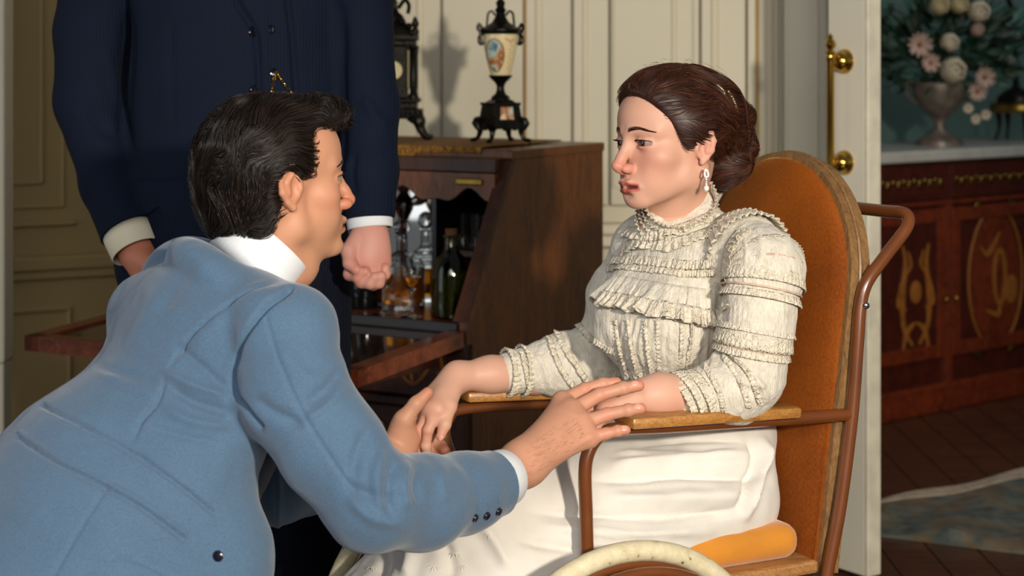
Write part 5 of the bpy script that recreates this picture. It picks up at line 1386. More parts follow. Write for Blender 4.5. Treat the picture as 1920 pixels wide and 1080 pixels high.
# open collar top
cd_ = unit(col1 - col0)
bl.half(col1 + cd_ * .002, unit(cd_ + TR[:, 0] * .38), .004)
# sleeves
ns = [tp(-.02, .150, .228), W(1434, 505, 2.895), W(1418, 610, 2.875), W(1402, 705, 2.872)]
bl.chain(ns, [.060, .060, .056, .052], k=.03)
bl.chain([W(1402, 705, 2.872), W(1372, 733, 2.865), W(1302, 741, 2.845)], [.056, .049, .042], k=.03)
fs = [tp(-.03, -.105, .200), W(1168, 560, 3.19), W(1150, 655, 3.215)]
bl.chain(fs, [.056, .060, .058], k=.03); bl.chain([W(1150, 655, 3.215), W(1050, 684, 3.19), W(957, 699, 3.163)], [.058, .050, .036], k=.03)
bl.half(W(1275, 742, 2.83), unit(W(1235, 739, 2.822) - W(1300, 735, 2.845)), .004) if False else None
v, F = bl.mesh(.0034, 1)
fo_ = []
for x0 in range(1168, 1345, 13): fo_.append(([(x0, 602), (x0 - 4 + (1255 - x0) * -.06, 655), (x0 + (1265 - x0) * .10, 705)], 3.2, .0026, 'full'))
fo_ += [([(1350, 500), (1352, 600), (1345, 690)], 9, -.008), ([(1345, 640), (1372, 690), (1392, 745)], 7, -.006), ([(1400, 690), (1425, 720), (1440, 760)], 6, .005), ([(1360, 700), (1400, 720), (1445, 722)], 6, .005),
        ([(1160, 700), (1165, 660), (1150, 600)], 8, -.006), ([(1055, 620), (1075, 670), (1110, 715)], 5, .005), ([(1110, 610), (1130, 660), (1150, 700)], 7, .007), ([(1000, 655), (1020, 690), (1030, 730)], 4, .004),
        ([(1240, 440), (1200, 470), (1170, 500)], 6, -.003), ([(1360, 440), (1330, 480), (1310, 520)], 7, .004), ([(1390, 420), (1400, 470), (1395, 500)], 4, .003), ([(1420, 420), (1428, 470), (1420, 505)], 4, .003), ([(1450, 440), (1455, 480), (1448, 510)], 4, .003)]
for k_ in range(14): fo_.append(([(1362 + k_ * 9, 500 + k_ % 3), (1360 + k_ * 9, 520), (1362 + k_ * 8.6, 545)], 2.6, .0016, 'full')); fo_.append(([(1360 + k_ * 9, 572), (1358 + k_ * 9, 600), (1360 + k_ * 8.4, 622)], 2.6, .0014, 'full'))
v = folds(v, F, fo_)
n_ = normals(v, F); v = v + n_ * (.0016 * vnoise(v * np.array([1, 1, .5]), 60, 1) + .0010 * vnoise(v * np.array([1, 1, .6]), 140, 2))[:, None]
blouse = link('blouse', mesh_np('blouse', v, F), M_cotton, wr, smooth=True)
sf = Surf(v, F)
R_ = []
def ruf(poly, n, width, amp, waves, side, name=None, mat=None, **kw):
    P, N = sf.line(poly, n); R_.append(ruffle(P, N, width, amp, waves, side, **kw))
def flush(name, mat, label=None):
    global R_
    o = cloth_obj(name, R_, mat, wr); R_ = []
    if label: o['label'] = label
# collar frill: rings round the neck
def ring_ruffle(c, ax, r, width, amp, waves, flare, n=160, r2=None):
    ax = unit(ax); e1 = unit(np.cross(ax, V(0, 0, 1)) if abs(ax[2]) < .9 else np.cross(ax, V(0, 1, 0))); e2 = np.cross(ax, e1)
    t = np.linspace(0, 2 * math.pi, n); O = np.outer(np.cos(t), e1) + np.outer(np.sin(t), e2) * (r2 or 1.0)
    P = c + O * r; rows = 5; ph = waves * t + .7 * np.sin(5 * t); v_ = []
    for j in range(rows + 1):
        u = j / rows; v_.append(P + ax * (width * u * (1 - (.16 * np.abs(np.sin(ph * 1.5)) if j == rows else 0)))[:, None] if False else P + ax * (width * u) + O * ((flare * u + amp * u * (np.sin(ph) + .4 * np.sin(2.3 * ph)))[:, None]))
    idx = np.arange((rows + 1) * n).reshape(rows + 1, n)
    return np.concatenate(v_), np.stack([idx[:-1, :-1], idx[:-1, 1:], idx[1:, 1:], idx[1:, :-1]], -1).reshape(-1, 4)
ca = unit(cd_ + TR[:, 0] * .38)
for k_, r_, w_, a_, n_, f_ in ((-.002, .0565, .017, .0030, 44, .006), (-.014, .0590, .016, .0028, 46, .006), (-.026, .0615, .016, .0028, 44, .006), (-.038, .0640, .016, .0028, 42, .008)): R_.append(ring_ruffle(col1 + cd_ * k_, ca, r_, w_, a_, n_, f_))
flush('collar_frill', M_lace)
# yoke frills
ruf([(1170, 455), (1205, 440), (1260, 445), (1330, 425), (1372, 400)], 150, .024, .0028, 22, -1, lift=.006); ruf([(1180, 425), (1230, 428), (1290, 415), (1352, 385)], 130, .022, .0026, 20, -1, lift=.004)
ruf([(1150, 478), (1215, 480), (1290, 488), (1340, 484)], 150, .016, .0020, 28, -1, lift=.004); ruf([(1140, 495), (1210, 497), (1285, 506), (1338, 503)], 150, .013, .0020, 30, -1, lift=.003)
flush('yoke_frill', M_lace)
# flounce across the chest
ruf([(1140, 512), (1185, 520), (1250, 532), (1310, 540), (1346, 540)], 260, .062, .0050, 14, -1, lift=.010, rows=8, droop=.3)
flush('flounce', M_cotton)
ruf([(1138, 548), (1182, 556), (1250, 568), (1310, 578), (1345, 582)], 260, .030, .0052, 14, -1, lift=.010, rows=6, base=.009, droop=.3)
flush('flounce_lace', M_lace)
# vertical edging on the bodice
for x0 in (1158, 1182, 1214, 1236, 1282, 1298): ruf([(x0, 600), (x0 + 2 + (1240 - x0) * .06, 650), (x0 + (1262 - x0) * .22, 704)], 70, .006, .0014, 14, -1, lift=.004, rows=3)
ruf([(1150, 692), (1190, 697), (1240, 702), (1300, 704)], 110, .014, .002, 24, -1, lift=.004)
flush('bodice_edging', M_lace)
# shoulder frill falling over the near sleeve
ruf([(1349, 592), (1350, 545), (1353, 495), (1362, 458), (1380, 432)], 150, .036, .0040, 11, -1, lift=.005, rows=8)
flush('shoulder_frill', M_lace)
sd_ = unit(ns[1] - ns[0])
R_.append(ring_ruffle(ns[0] - sd_ * .034, sd_, .062, .046, .0030, 34, .013, 220)); R_.append(ring_ruffle(ns[0] - sd_ * .046, sd_, .055, .024, .0024, 40, .012, 220))
flush('shoulder_frill', M_lace)
# bands round the near sleeve
def sleeve_ring(y0, r, width, amp, waves, flare, back=False):
    f_ = (y0 - 400) / 310.0; c_ = np.array([np.interp(y0, [443, 505, 610, 705], [q[i] for q in ns]) for i in range(3)])
    d_ = unit(np.array([np.interp(y0 + 8, [443, 505, 610, 705], [q[i] for q in ns]) - np.interp(y0 - 8, [443, 505, 610, 705], [q[i] for q in ns]) for i in range(3)]))
    return ring_ruffle(c_, d_, r, width, amp, waves, flare, 200)
def srad(y0): return float(np.interp(y0, [443, 505, 610, 705], [.060, .060, .056, .052]))
for y0, wd, am, nw in ((500, .010, .0016, 60), (512, .022, .0012, 50), (552, .012, .0018, 56), (612, .010, .0016, 60), (622, .024, .0014, 48), (652, .012, .0018, 52)):
    R_.append(sleeve_ring(y0, srad(y0) + .0068, wd, am, nw, .003))
for pts in (([(1318, 690), (1342, 735), (1352, 772)]), ([(1352, 672), (1382, 715), (1398, 765)]), ([(1368, 668), (1400, 705), (1420, 760)])): ruf(pts, 80, .009, .0018, 14, 1, lift=.004, rows=3)
flush('sleeve_frill', M_lace)
for pts in (([(1035, 634), (1052, 680), (1080, 722)]), ([(1050, 622), (1075, 668), (1108, 715)]), ([(985, 662), (992, 695), (1000, 728)]), ([(1085, 600), (1112, 630), (1150, 655)])): ruf(pts, 80, .010, .0020, 14, -1, lift=.005, rows=3)
flush('sleeve_frill', M_lace)
P_ = []
for y0 in (508, 543, 648): P_.append(sleeve_ring(y0, srad(y0) + .0078, .0034, .0008, 14, .0002))
cloth_obj('insertion_ribbon', P_, M_pink, wr)
# cuffs: frilled rings
na_ = unit(unit(W(1270, 744, 2.834) - W(1300, 740, 2.845)) + V(0, 0, -.38))
for px, py, rr_, wd, am, nw, fl_ in ((1318, 737, .043, .018, .0020, 44, .003), (1304, 739, .043, .022, .0024, 40, .004), (1292, 741, .041, .026, .0030, 34, .004)):
    R_.append(ring_ruffle(W(px, py, 2.846), na_, rr_, wd, am, nw, fl_))
flush('cuff_frill', M_lace)
fa = W(920, 702, 3.15) - W(1000, 700, 3.18)
R_.append(ring_ruffle(W(972, 698, 3.17), fa, .038, .026, .0028, 30, .004)); R_.append(ring_ruffle(W(992, 695, 3.176), fa, .041, .018, .0024, 30, .005))
flush('cuff_frill', M_lace)
# ---- skirt
m = Mat('white_linen'); v_ = m.coord(); f = m.noise(v_, 500, 2); g = m.noise(v_, 12, 4)
m.color(m.ramp(g, [(.3, srgb('#d2cdc4')), (.7, srgb('#dfdbd3'))])).set(Roughness=.8, Sheen_Weight=.15, Specular_IOR_Level=.25); m.bump(f, .2, .001); m.bump(m.noise(v_, 45, 3), .15, .004); M_linen = m.m
sk = SDF(); sk.k = .035
sk.ell(tp(-.035, 0, -.10), (.125, .165, .095), TR).ell(tp(-.008, 0, -.02), (.092, .108, .05), TR)
sk.chain([V(.35, 2.99, .545), V(.16, 2.905, .550), V(-.04, 2.835, .530), V(-.16, 2.78, .36), V(-.27, 2.72, .12)], [.100, .090, .080, .086, .10])
sk.chain([V(.27, 3.14, .535), V(.07, 3.06, .520), V(-.12, 2.98, .490), V(-.22, 2.93, .34), V(-.32, 2.88, .12)], [.100, .085, .076, .086, .10])
sk.chain([V(.31, 3.06, .54), V(.11, 2.98, .53), V(-.08, 2.91, .505), V(-.20, 2.86, .35), V(-.30, 2.80, .12)], [.10, .085, .08, .085, .10])
sk.chain([V(.33, 2.945, .53), V(.2, 2.875, .50), V(0, 2.80, .46), V(-.08, 2.765, .36), V(-.14, 2.73, .12)], [.075, .080, .075, .08, .10])
sk.ell(V(.385, 2.985, .535), (.06, .06, .08))
sk.half(V(0, 0, .03), V(0, 0, -1), .01)
v, F = sk.mesh(.0055, 1)
v = folds(v, F, [([(1180, 838), (1290, 822), (1400, 830)], 6, -0.0090), ([(1140, 870), (1280, 862), (1420, 850)], 9, 0.0135), ([(1100, 905), (1250, 893), (1400, 895), (1440, 880)], 8, -0.0120), ([(1120, 935), (1260, 935), (1420, 925)], 12, 0.0120), ([(980, 960), (1150, 968), (1300, 965), (1420, 950)], 9, -0.0120),
                 ([(1000, 985), (1150, 1000), (1350, 995)], 9, 0.0090), ([(960, 1010), (1080, 1030), (1200, 1040)], 9, -0.0090), ([(700, 1000), (720, 1040), (715, 1090)], 11, -0.0150), ([(760, 1000), (770, 1040), (760, 1090)], 11, 0.0120), ([(820, 1000), (840, 1040), (850, 1090)], 11, -0.0105), ([(900, 980), (930, 1020), (960, 1070)], 12, 0.0105),
                 ([(1425, 815), (1435, 860), (1415, 920), (1395, 980)], 8, 0.0180), ([(1400, 820), (1412, 870), (1380, 960)], 7, -0.0135), ([(1150, 845), (1220, 852), (1290, 850)], 6, 0.0060)])
n_ = normals(v, F); v = v + n_ * (.0035 * vnoise(v, 14, 3) + .0018 * vnoise(v, 38, 4))[:, None]
skirt = link('skirt', mesh_np('skirt', v, F), M_linen, wr, smooth=True)
# embroidered sprigs near the hem
sfs = Surf(v, F); b = MB(); rr_ = random.Random(5)
M_emb = plain('white_embroidery', '#ded9ce', .6, var=.05)
for cx, cy in ((675, 1030), (700, 1062), (830, 1010), (815, 1060), (870, 1060), (915, 1000), (905, 965), (690, 1000), (855, 1035), (1000, 880), (990, 905)):
    for k_ in range(5):
        a = math.pi * (.1 + .2 * k_) + rr_.uniform(-.2, .2); L = rr_.uniform(7, 15)
        p0, n0 = sfs.hit(cx, cy); p1, n1 = sfs.hit(cx + L * math.cos(a), cy + L * math.sin(a))
        if p0 is None or p1 is None: continue
        b.tube([p0 + n0 * .0004, (p0 + p1) / 2 + n0 * .0012, p1 + n1 * .0004], [.0006, .0014, .0005], 5)
b.build('embroidery', M_emb, wr, smooth=True, kind='stuff')
# ------------------------------------------------------------------ kneeling man in blue
mr = empty('person', (-.55, 2.5, 0), 'dark-haired person in a light blue tailcoat kneeling and holding hands', 'person')
MH = head_matrix(V(-.3475, 2.60, 1.084), rot_frame((math.cos(math.radians(27)), math.sin(math.radians(27))), math.radians(0.5)), 1.05)
def mhp(*p): return MH[:3, :3] @ np.array(p, float) + MH[:3, 3]
NB = V(-.395, 2.58, .973); tA = unit((.433, .376, .819)); tL = V(-.69, .72, .05); tL = unit(tL - tA * np.dot(tL, tA)); tF = np.cross(tL, tA)
TRm = np.stack([tF, tL, tA], 1); TMm = head_matrix(NB, TRm, 1.0)
def mt(*p): return TRm @ np.array(p, float) + NB
hs = head_sdf(MH, True, .0014, .0075, 1.0)
nk = W(478, 500, 2.575)
hs.cone(mhp(-.022, 0, -.03), nk, .056, .058, k=.03)
hs.cone(mhp(.030, 0, -.070), nk + V(.05, .03, .0), .026, .04, k=.03)
for y in (-1, 1): hs.cone(mhp(-.022, y * .052, -.03), nk + V(.05, .02 + .02 * y, -.01), .014, .012, k=.02)
hv, hf = hs.mesh(.0017, 1); hc = head_paint(hv, MH, '#c08b6e', '#a9644f', '#bf7355', stubble='#a07858')
# near hand resting on the woman's
s = SDF(); s.k = .01
mw = W(984, 867, 2.625)
s.chain([W(880, 922, 2.51), W(935, 898, 2.572), mw], [.034, .033, .031], k=.02)
mk = [W(1054, 753, 2.745), W(1072, 770, 2.722), W(1090, 795, 2.703), W(1104, 820, 2.688)]
mf = [[W(1096, 730, 2.765), W(1130, 720, 2.772), W(1156, 717, 2.775)], [W(1124, 740, 2.742), W(1168, 728, 2.748), W(1198, 723, 2.752)], [W(1138, 777, 2.713), W(1178, 769, 2.712), W(1202, 766, 2.714)], [W(1136, 813, 2.690), W(1158, 808, 2.690), W(1174, 806, 2.692)]]
mth = [W(1000, 835, 2.665), W(1042, 790, 2.735), W(1075, 772, 2.785), W(1105, 765, 2.805)]
hand_sdf(s, mw, mk, mf, mth, rw=.030, rf=.0102, rt=.0086, palm_r=.0150)
s.cone(mw, W(1060, 800, 2.70), .030, .022, k=.03)
for j in range(4): s.cone(mw + (mk[j] - mw) * .35 - V(0, .012, 0), mk[j] - V(0, .0135, -.003), .0042, .0062, k=.004)
av, af = s.mesh(.0016, 1); ac = paint_hand(av, '#c48f74', [f[-1] for f in mf], mk + [f[0] for f in mf], None, '#c86e58')
# far hand under the woman's hand
s = SDF(); s.k = .01
fw_ = W(742, 850, 3.045)
s.chain([W(640, 885, 2.94), W(700, 866, 3.0), fw_], [.036, .033, .029], k=.02)
fk = [W(778, 800, 3.082), W(782, 822, 3.088), W(780, 842, 3.090), W(774, 858, 3.085)]
ffg = [[W(808, 822, 3.104), W(826, 836, 3.098), W(835, 846, 3.075)], [W(810, 842, 3.106), W(826, 852, 3.10), W(832, 862, 3.078)], [W(806, 860, 3.104), W(820, 868, 3.098), W(828, 874, 3.08)], [W(795, 872, 3.10), W(808, 880, 3.095), W(816, 884, 3.08)]]
fth = [W(746, 835, 3.040), W(758, 786, 3.030), W(780, 757, 3.032), W(802, 736, 3.040)]
hand_sdf(s, fw_, fk, ffg, fth, rw=.030, rf=.0112, rt=.0092, palm_r=.0150)
s.ell(W(752, 812, 3.045), (.020, .020, .030), k=.02)
s.cone(fw_, W(762, 820, 3.055), .028, .022, k=.02)
fv, ff2 = s.mesh(.0018, 1); fc = paint_hand(fv, '#c48f74', [f[-1] for f in ffg] + [fth[-1]], fk, None, '#c86e58')
# hidden trunk
s = SDF(); s.k = .05
s.cone(nk, mt(.02, 0, -.09), .055, .06).cone(mt(.03, 0, -.12), mt(.02, 0, -.42), .085, .085).cone(mt(.01, -.13, -.09), mt(.01, .12, -.11), .038)
s.chain([W(535, 650, 2.43), W(556, 735, 2.40), W(695, 935, 2.345), W(880, 905, 2.51)], [.040, .04, .04, .034]); s.chain([V(-.48, 2.70, .89), W(520, 905, 2.78), W(640, 885, 2.94)], [.045, .04, .034])
s.chain([mt(0, -.08, -.48), V(-.40, 2.36, .13), V(-.82, 2.30, .08), V(-.90, 2.30, .06)], [.09, .06, .05, .04]); s.chain([mt(0, .08, -.48), V(-.47, 2.66, .13), V(-.95, 2.56, .08), V(-1.03, 2.55, .06)], [.09, .06, .05, .04])
bv, bf = s.mesh(.012, 1)
v, F, c = join_np([(hv, hf, hc), (av, af, ac), (fv, ff2, fc), (bv, bf, np.tile(np.array(srgb('#cd9372')), (len(bv), 1)))])
link('body', mesh_np('body', v, F, c), M_skin, mr, smooth=True)
eye_meshes(MH, mr, '#2a2018')
for p, d in ((W(1190, 719, 2.7445), mf[1][2] - mf[1][1]), (W(1196, 762, 2.7065), mf[2][2] - mf[2][1]), (W(1169, 803, 2.686), mf[3][2] - mf[3][1]), (W(799, 736, 3.0325), fth[3] - fth[2])):
    b = MB(); nails(b, [(p, d, V(.1, -.75, .6), .0062)]); b.build('fingernail', M_nail, mr, smooth=True)
M_browm = plain('dark_brow_hair', '#17100c', .5, var=.2)
[brow_strands(hs, MH, (y_,), 8, True).build('eyebrow', M_browm, mr) for y_ in (-1, 1)]; lashes(MH, mr, M_browm, .0044, 26, .0045)
MB().sphere(W(568, 413, 2.512), .0014, 8, 5).build('mole', M_browm, mr) if False else None
# hair
hr2 = SDF(); hr2.M = MH; hr2.k = .02
hr2.ell((-.016, 0, .050), (.094, .085, .084)); hr2.ell((.046, 0, .096), (.052, .060, .034), k=.02); hr2.ell((.076, 0, .106), (.030, .050, .022), k=.012)
hr2.ell((-.064, 0, .015), (.052, .068, .066), k=.03); hr2.ell((-.066, 0, -.028), (.034, .052, .042), k=.02)
for y in (-1, 1): hr2.ell((-.02, y * .044, .020), (.052, .042, .048), k=.02); hr2.ell((-.045, y * .055, -.020), (.026, .022, .040), k=.015)
hr2.box((.133, 0, -.062), (.100, .13, .150), None, .012, k=.012, op='-'); hr2.box((.060, 0, -.070), (.060, .13, .094), None, .01, k=.006, op='-')
for y in (-1, 1): hr2.ell((-.008, y * .094, .002), (.026, .028, .038), k=.006, op='-'); hr2.ell((.022, y * .07, -.070), (.060, .040, .058), k=.008, op='-')
hr2.M = None
v, F = hr2.mesh(.0028, 1); IM = np.linalg.inv(MH[:3, :3])
link('hair', mesh_np('hair', v, F, np.tile(np.array(srgb('#120d0a')), (len(v), 1))), M_hair, mr, smooth=True)
def flow_m(P):
    q = (P - MH[:3, 3]) @ IM.T; x, y, z = q.T
    d = np.stack([-1.0 + 0 * x, .3 * np.sign(y) * np.clip((z - .06) / .05, 0, 1), -.15 - .9 * np.clip((.03 - x) / .10, 0, 1.2) * np.clip(1.1 - z / .16, 0, 1.5)], -1)
    fr = np.clip((x - .045) / .03, 0, 1)[:, None]; d = d * (1 - fr) + np.stack([-.5 + 0 * x, .9 + 0 * x, .5 + 0 * x], -1) * fr
    return d @ (MH[:3, :3] / 1.05).T
rs = np.random.RandomState(2); sel = rs.choice(len(v), 9500, replace=True)
sv, sF, sh = strands(hr2, v[sel] + rs.normal(0, .001, (len(sel), 3)), flow_m, 10, .0062, .0046, .00058, 3, 1.1, 36, lump=.0045)
link('hair_strands', mesh_np('hair_strands', sv, sF, hair_colors(sh, '#100b08', '#30241c')), M_hair, mr, smooth=True)
M_arm = plain('arm_hair', '#6a4630', .5, var=.2)
# fine hair on the back of the wrist
sfh = Surf(av, af); b = MB(); rr_ = random.Random(12)
for i in range(190):
    px = rr_.uniform(985, 1090); py = 868 - (px - 985) * .62 + rr_.uniform(-34, 34)
    p0, n0 = sfh.hit(px, py); L = rr_.uniform(6, 13); a = rr_.uniform(-.9, -.1)
    p1, n1 = sfh.hit(px + L * math.cos(a), py + L * math.sin(a))
    if p0 is None or p1 is None or np.linalg.norm(p1 - p0) > .02: continue
    b.tube([p0 + n0 * .0002, (p0 + p1) / 2 + n0 * .0009, p1 + n1 * .0006], [.00009, .00008, .00004], 3)
b.build('wrist_hair', M_arm, mr, kind='stuff')
# ---- shirt collar and cuffs
M_shirt = cloth('white_shirt_cotton', '#d9dce0', .7, 1400, .1, .1, .02)
def tube_ring(c, ax, r0, r1, L, th, seg=40, flip=None):
    ax = unit(ax); e1 = unit(np.cross(ax, V(0.3, 1, 0.2))); e2 = np.cross(e1, ax); R = np.stack([e1, e2, ax], 1)
    return MB().lathe([(r0, 0), (r0 + (r1 - r0) * .5, L * .5), (r1, L), (r1 - th * .5, L + th * .6), (r1 - th, L), (r0 - th, 0), (r0, 0)], c, seg, rot=R)
cax = unit((.62, .28, .74)); cc = W(476, 497, 2.572)
tube_ring(W(482, 487, 2.572) - cax * .036, cax, .070, .064, .070, .003).build('shirt_collar', M_shirt, mr, smooth=True)
ax_ = W(982, 864, 2.625) - W(880, 905, 2.51)
tube_ring(W(912, 909, 2.548), ax_, .0440, .0415, .046, .003).build('shirt_cuff', M_shirt, mr, smooth=True)
ax2 = W(742, 850, 3.045) - W(640, 885, 2.94)
tube_ring(W(690, 868, 2.985), ax2, .040, .038, .03, .003).build('shirt_cuff', M_shirt, mr, smooth=True)
# ---- tailcoat
m = Mat('blue_wool'); v_ = m.coord(); f = m.noise(v_, 800, 2); f2 = m.noise(m.coord('Object', (1, 1, 1), (.4, .6, .2)), 1600, 1); g = m.noise(v_, 6, 4)
a = m.ramp(f, [(.3, srgb('#384e65')), (.7, srgb('#5d768f'))]); a = m.mix(.45, a, m.ramp(g, [(.3, srgb('#445d76')), (.7, srgb('#4f6a84'))]))
m.color(a).set(Roughness=.85, Sheen_Weight=.25, Sheen_Roughness=.5, Specular_IOR_Level=.2); m.bump(f, .25, .0012); m.bump(m.noise(v_, 20, 3), .12, .004); M_blue = m.m
jk = SDF(); jk.k = .05; jk.M = TMm
jk.ell((.025, .0, -.18), (.120, .170, .165)).ell((-.0, 0, -.105), (.092, .15, .085)).ell((.03, .0, -.33), (.13, .178, .18)).ell((.02, .02, -.47), (.165, .215, .18)).ell((-.03, .05, -.40), (.11, .15, .17))
jk.chain([(.01, -.165, -.075), (-.005, 0, -.075), (.0, .155, -.105)], [.064, .064, .060], k=.05)
jk.ell((.11, -.15, -.46), (.09, .075, .16), k=.05); jk.ell((.06, -.16, -.58), (.12, .09, .16), k=.05); jk.ell((-.02, 0, -.62), (.17, .2, .16), k=.05)
jk.M = None
# coat collar
e1 = unit(np.cross(cax, V(.3, 1, .2))); e2 = np.cross(e1, cax)
ring = [cc - cax * .040 + (e1 * math.cos(t) + e2 * math.sin(t)) * .079 for t in np.linspace(0, 2 * math.pi, 22)]
jk.chain(ring, [.013] * 22, k=.018)
ring = [cc - cax * .055 + (e1 * math.cos(t) + e2 * math.sin(t)) * .092 for t in np.linspace(0, 2 * math.pi, 22)]
jk.chain(ring, [.016] * 22, k=.02)
jk.cone(cc - cax * .06, cc + cax * .10, .066, .066, k=.004, op='-')
# sleeves
jk.chain([W(528, 634, 2.425), W(550, 735, 2.395), W(622, 840, 2.365), W(697, 940, 2.345)], [.071, .072, .068, .064], k=.022)
jk.chain([W(697, 940, 2.345), W(790, 942, 2.425), W(870, 924, 2.50), W(922, 907, 2.55)], [.064, .062, .054, .0485], k=.02)
jk.chain([V(-.50, 2.72, .93), W(520, 905, 2.78)], [.075, .062], k=.03)
jk.chain([W(520, 905, 2.78), W(640, 890, 2.93), W(690, 872, 2.98)], [.062, .053, .048], k=.02)
wd_ = unit(W(922, 907, 2.55) - W(870, 924, 2.50)); we_ = W(926, 906, 2.553)
jk2 = jk
v, F = jk.mesh(.0034, 1)
# trim the sleeve end square
t_ = (v - we_) @ wd_; near_ = np.linalg.norm(v - we_, axis=1) < .08
v[near_ & (t_ > 0)] -= np.outer(t_[near_ & (t_ > 0)], wd_) * .96
v = folds(v, F, [
    ([(540, 522), (485, 538), (425, 572), (365, 622), (335, 660), (310, 705)], 4.5, -.007), ([(312, 700), (292, 755), (262, 790), (245, 835)], 4.5, -.007),
    ([(520, 535), (460, 560), (400, 610), (350, 660)], 16, .006), ([(440, 560), (425, 620), (440, 690)], 14, -.006),
    ([(80, 760), (160, 800), (250, 850), (330, 905), (402, 962)], 3.5, -.008, 'full'), ([(33, 820), (110, 870), (200, 915), (270, 955), (347, 1012)], 3.5, -.008, 'full'), ([(38, 812), (115, 862), (205, 907), (275, 947), (350, 1002)], 3.5, .003, 'full'),
    ([(545, 540), (500, 572), (468, 612), (445, 655), (434, 702), (440, 740), (459, 765), (490, 800)], 5, -.014, 'full'),
    ([(497, 595), (525, 680), (566, 771), (620, 860), (692, 960)], 3, -.0045, 'full'), ([(200, 912), (150, 990), (100, 1078)], 3, -.005, 'full'), ([(250, 840), (310, 870), (360, 900)], 3, .002),
    ([(170, 680), (215, 697), (270, 710), (305, 722)], 9, -.004), ([(180, 696), (230, 722), (300, 745)], 10, .003), ([(300, 690), (360, 722), (430, 745)], 9, .007), ([(310, 720), (370, 755), (440, 775)], 8, -.007), ([(300, 760), (360, 790), (440, 800)], 10, .006), ([(280, 800), (350, 820), (420, 830)], 8, -.004), ([(320, 640), (380, 690), (435, 740)], 9, -.006),
    ([(520, 640), (560, 700), (620, 720)], 16, .004), ([(470, 740), (510, 770), (570, 800)], 12, -.006), ([(640, 690), (610, 730), (570, 760)], 10, -.007), ([(648, 715), (615, 760), (560, 795)], 10, .006),
    ([(690, 800), (670, 850), (660, 900)], 12, -.007), ([(715, 840), (705, 900), (715, 960)], 9, .008), ([(740, 855), (730, 910), (735, 975)], 8, -.008), ([(765, 862), (757, 905), (765, 960)], 8, .007), ([(790, 868), (782, 905), (790, 945)], 7, -.006), ([(650, 930), (700, 970), (760, 985)], 12, .006), ([(640, 900), (700, 930), (760, 930)], 10, -.006), ([(835, 865), (828, 900), (838, 945)], 9, .004),
    ([(300, 540), (270, 600), (255, 670)], 20, .004), ([(365, 470), (330, 540), (300, 590)], 16, -.004), ([(210, 1050), (230, 1045), (280, 1062), (330, 1085)], 3, -.003, 'full'), ([(520, 880), (522, 950), (520, 1010)], 8, .006)])
n_ = normals(v, F); v = v + n_ * (.0022 * vnoise(v, 16, 5) + .0010 * vnoise(v, 45, 6))[:, None]
coat = link('tailcoat', mesh_np('tailcoat', v, F), M_blue, mr, smooth=True)
sfm = Surf(v, F)
M_btn = plain('navy_horn_button', '#10131f', .2, var=.2, Coat_Weight=.4)
def button(px, py, r, surf, parent, mat, holes=True):
    p, nn = surf.hit(px, py)
    if p is None: return
    e1 = unit(np.cross(nn, V(.2, .1, 1))); e2 = np.cross(nn, e1); R = np.stack([e1, e2, nn], 1)
    MB().lathe([(0, -.001), (r, -.001), (r * 1.02, .0015), (r * .88, .003), (r * .7, .0022), (0, .0018)], p, 18, rot=R).build('button', mat, parent, smooth=True)
for px, py in ((890, 971), (912, 967), (934, 959)): button(px, py, .0060, sfm, mr, M_btn)
button(408, 1043, .0075, sfm, mr, M_btn)
# stitched buttonholes above the cuff buttons
for px, py in ((893, 950), (914, 946), (934, 938)):
    P, N = sfm.line([(px - 1, py - 6), (px, py), (px + 1, py + 7)], 6)
    MB().tube(P + N * .0006, .0007, 5).build('buttonhole', M_blue, mr)
# waistcoat front seen under the arm
M_navy = cloth('navy_wool', '#161e30', .8, 1000, .2, .1, .08)
s = SDF(); s.k = .04; s.M = TMm; s.ell((.085, -.02, -.27), (.085, .13, .20)).ell((.07, 0, -.12), (.075, .12, .12)); s.M = None
v, F = s.mesh(.009, 1); link('waistcoat', mesh_np('waistcoat', v, F), M_navy, mr, smooth=True)
# trousers
s = SDF(); s.k = .05
s.chain([mt(.02, -.09, -.50), V(-.40, 2.36, .145), V(-.82, 2.30, .10)], [.12, .085, .07]); s.chain([mt(.02, .09, -.50), V(-.47, 2.66, .145), V(-.95, 2.56, .10)], [.12, .085, .07])
v, F = s.mesh(.009, 1); link('trousers', mesh_np('trousers', v, F), M_blue, mr, smooth=True)
for a_, b_ in ((V(-.86, 2.30, .06), V(-1.0, 2.29, .05)), (V(-.99, 2.56, .06), V(-1.13, 2.55, .05))):
    s = SDF(); s.k = .02; s.cone(a_, b_, .048, .04); s.ell(b_ + V(-.03, 0, 0), (.07, .042, .035)); s.half(V(0, 0, .004), V(0, 0, -1)); v, F = s.mesh(.007, 1); link('shoe', mesh_np('shoe', v, F), M_black, mr, smooth=True)
# ------------------------------------------------------------------ standing man in the dark suit
sr = empty('person', (-.53, 3.43, 0), 'standing person in a navy suit with a gold watch chain and clenched hand', 'person')
M_suit = cloth('navy_suit_wool', '#040e20', .85, 900, .25, .0, .12, stripes=('#091730', 55, 'X'))
M_suit2 = cloth('navy_trouser_wool', '#050a18', .85, 900, .25, .0, .12, stripes=('#10182a', 60, 'X'))
M_cuff2 = cloth('ivory_cuff_cotton', '#d8cfb4', .7, 1400, .1, .1, .02)
YS = 3.43
s = SDF(); s.k = .01
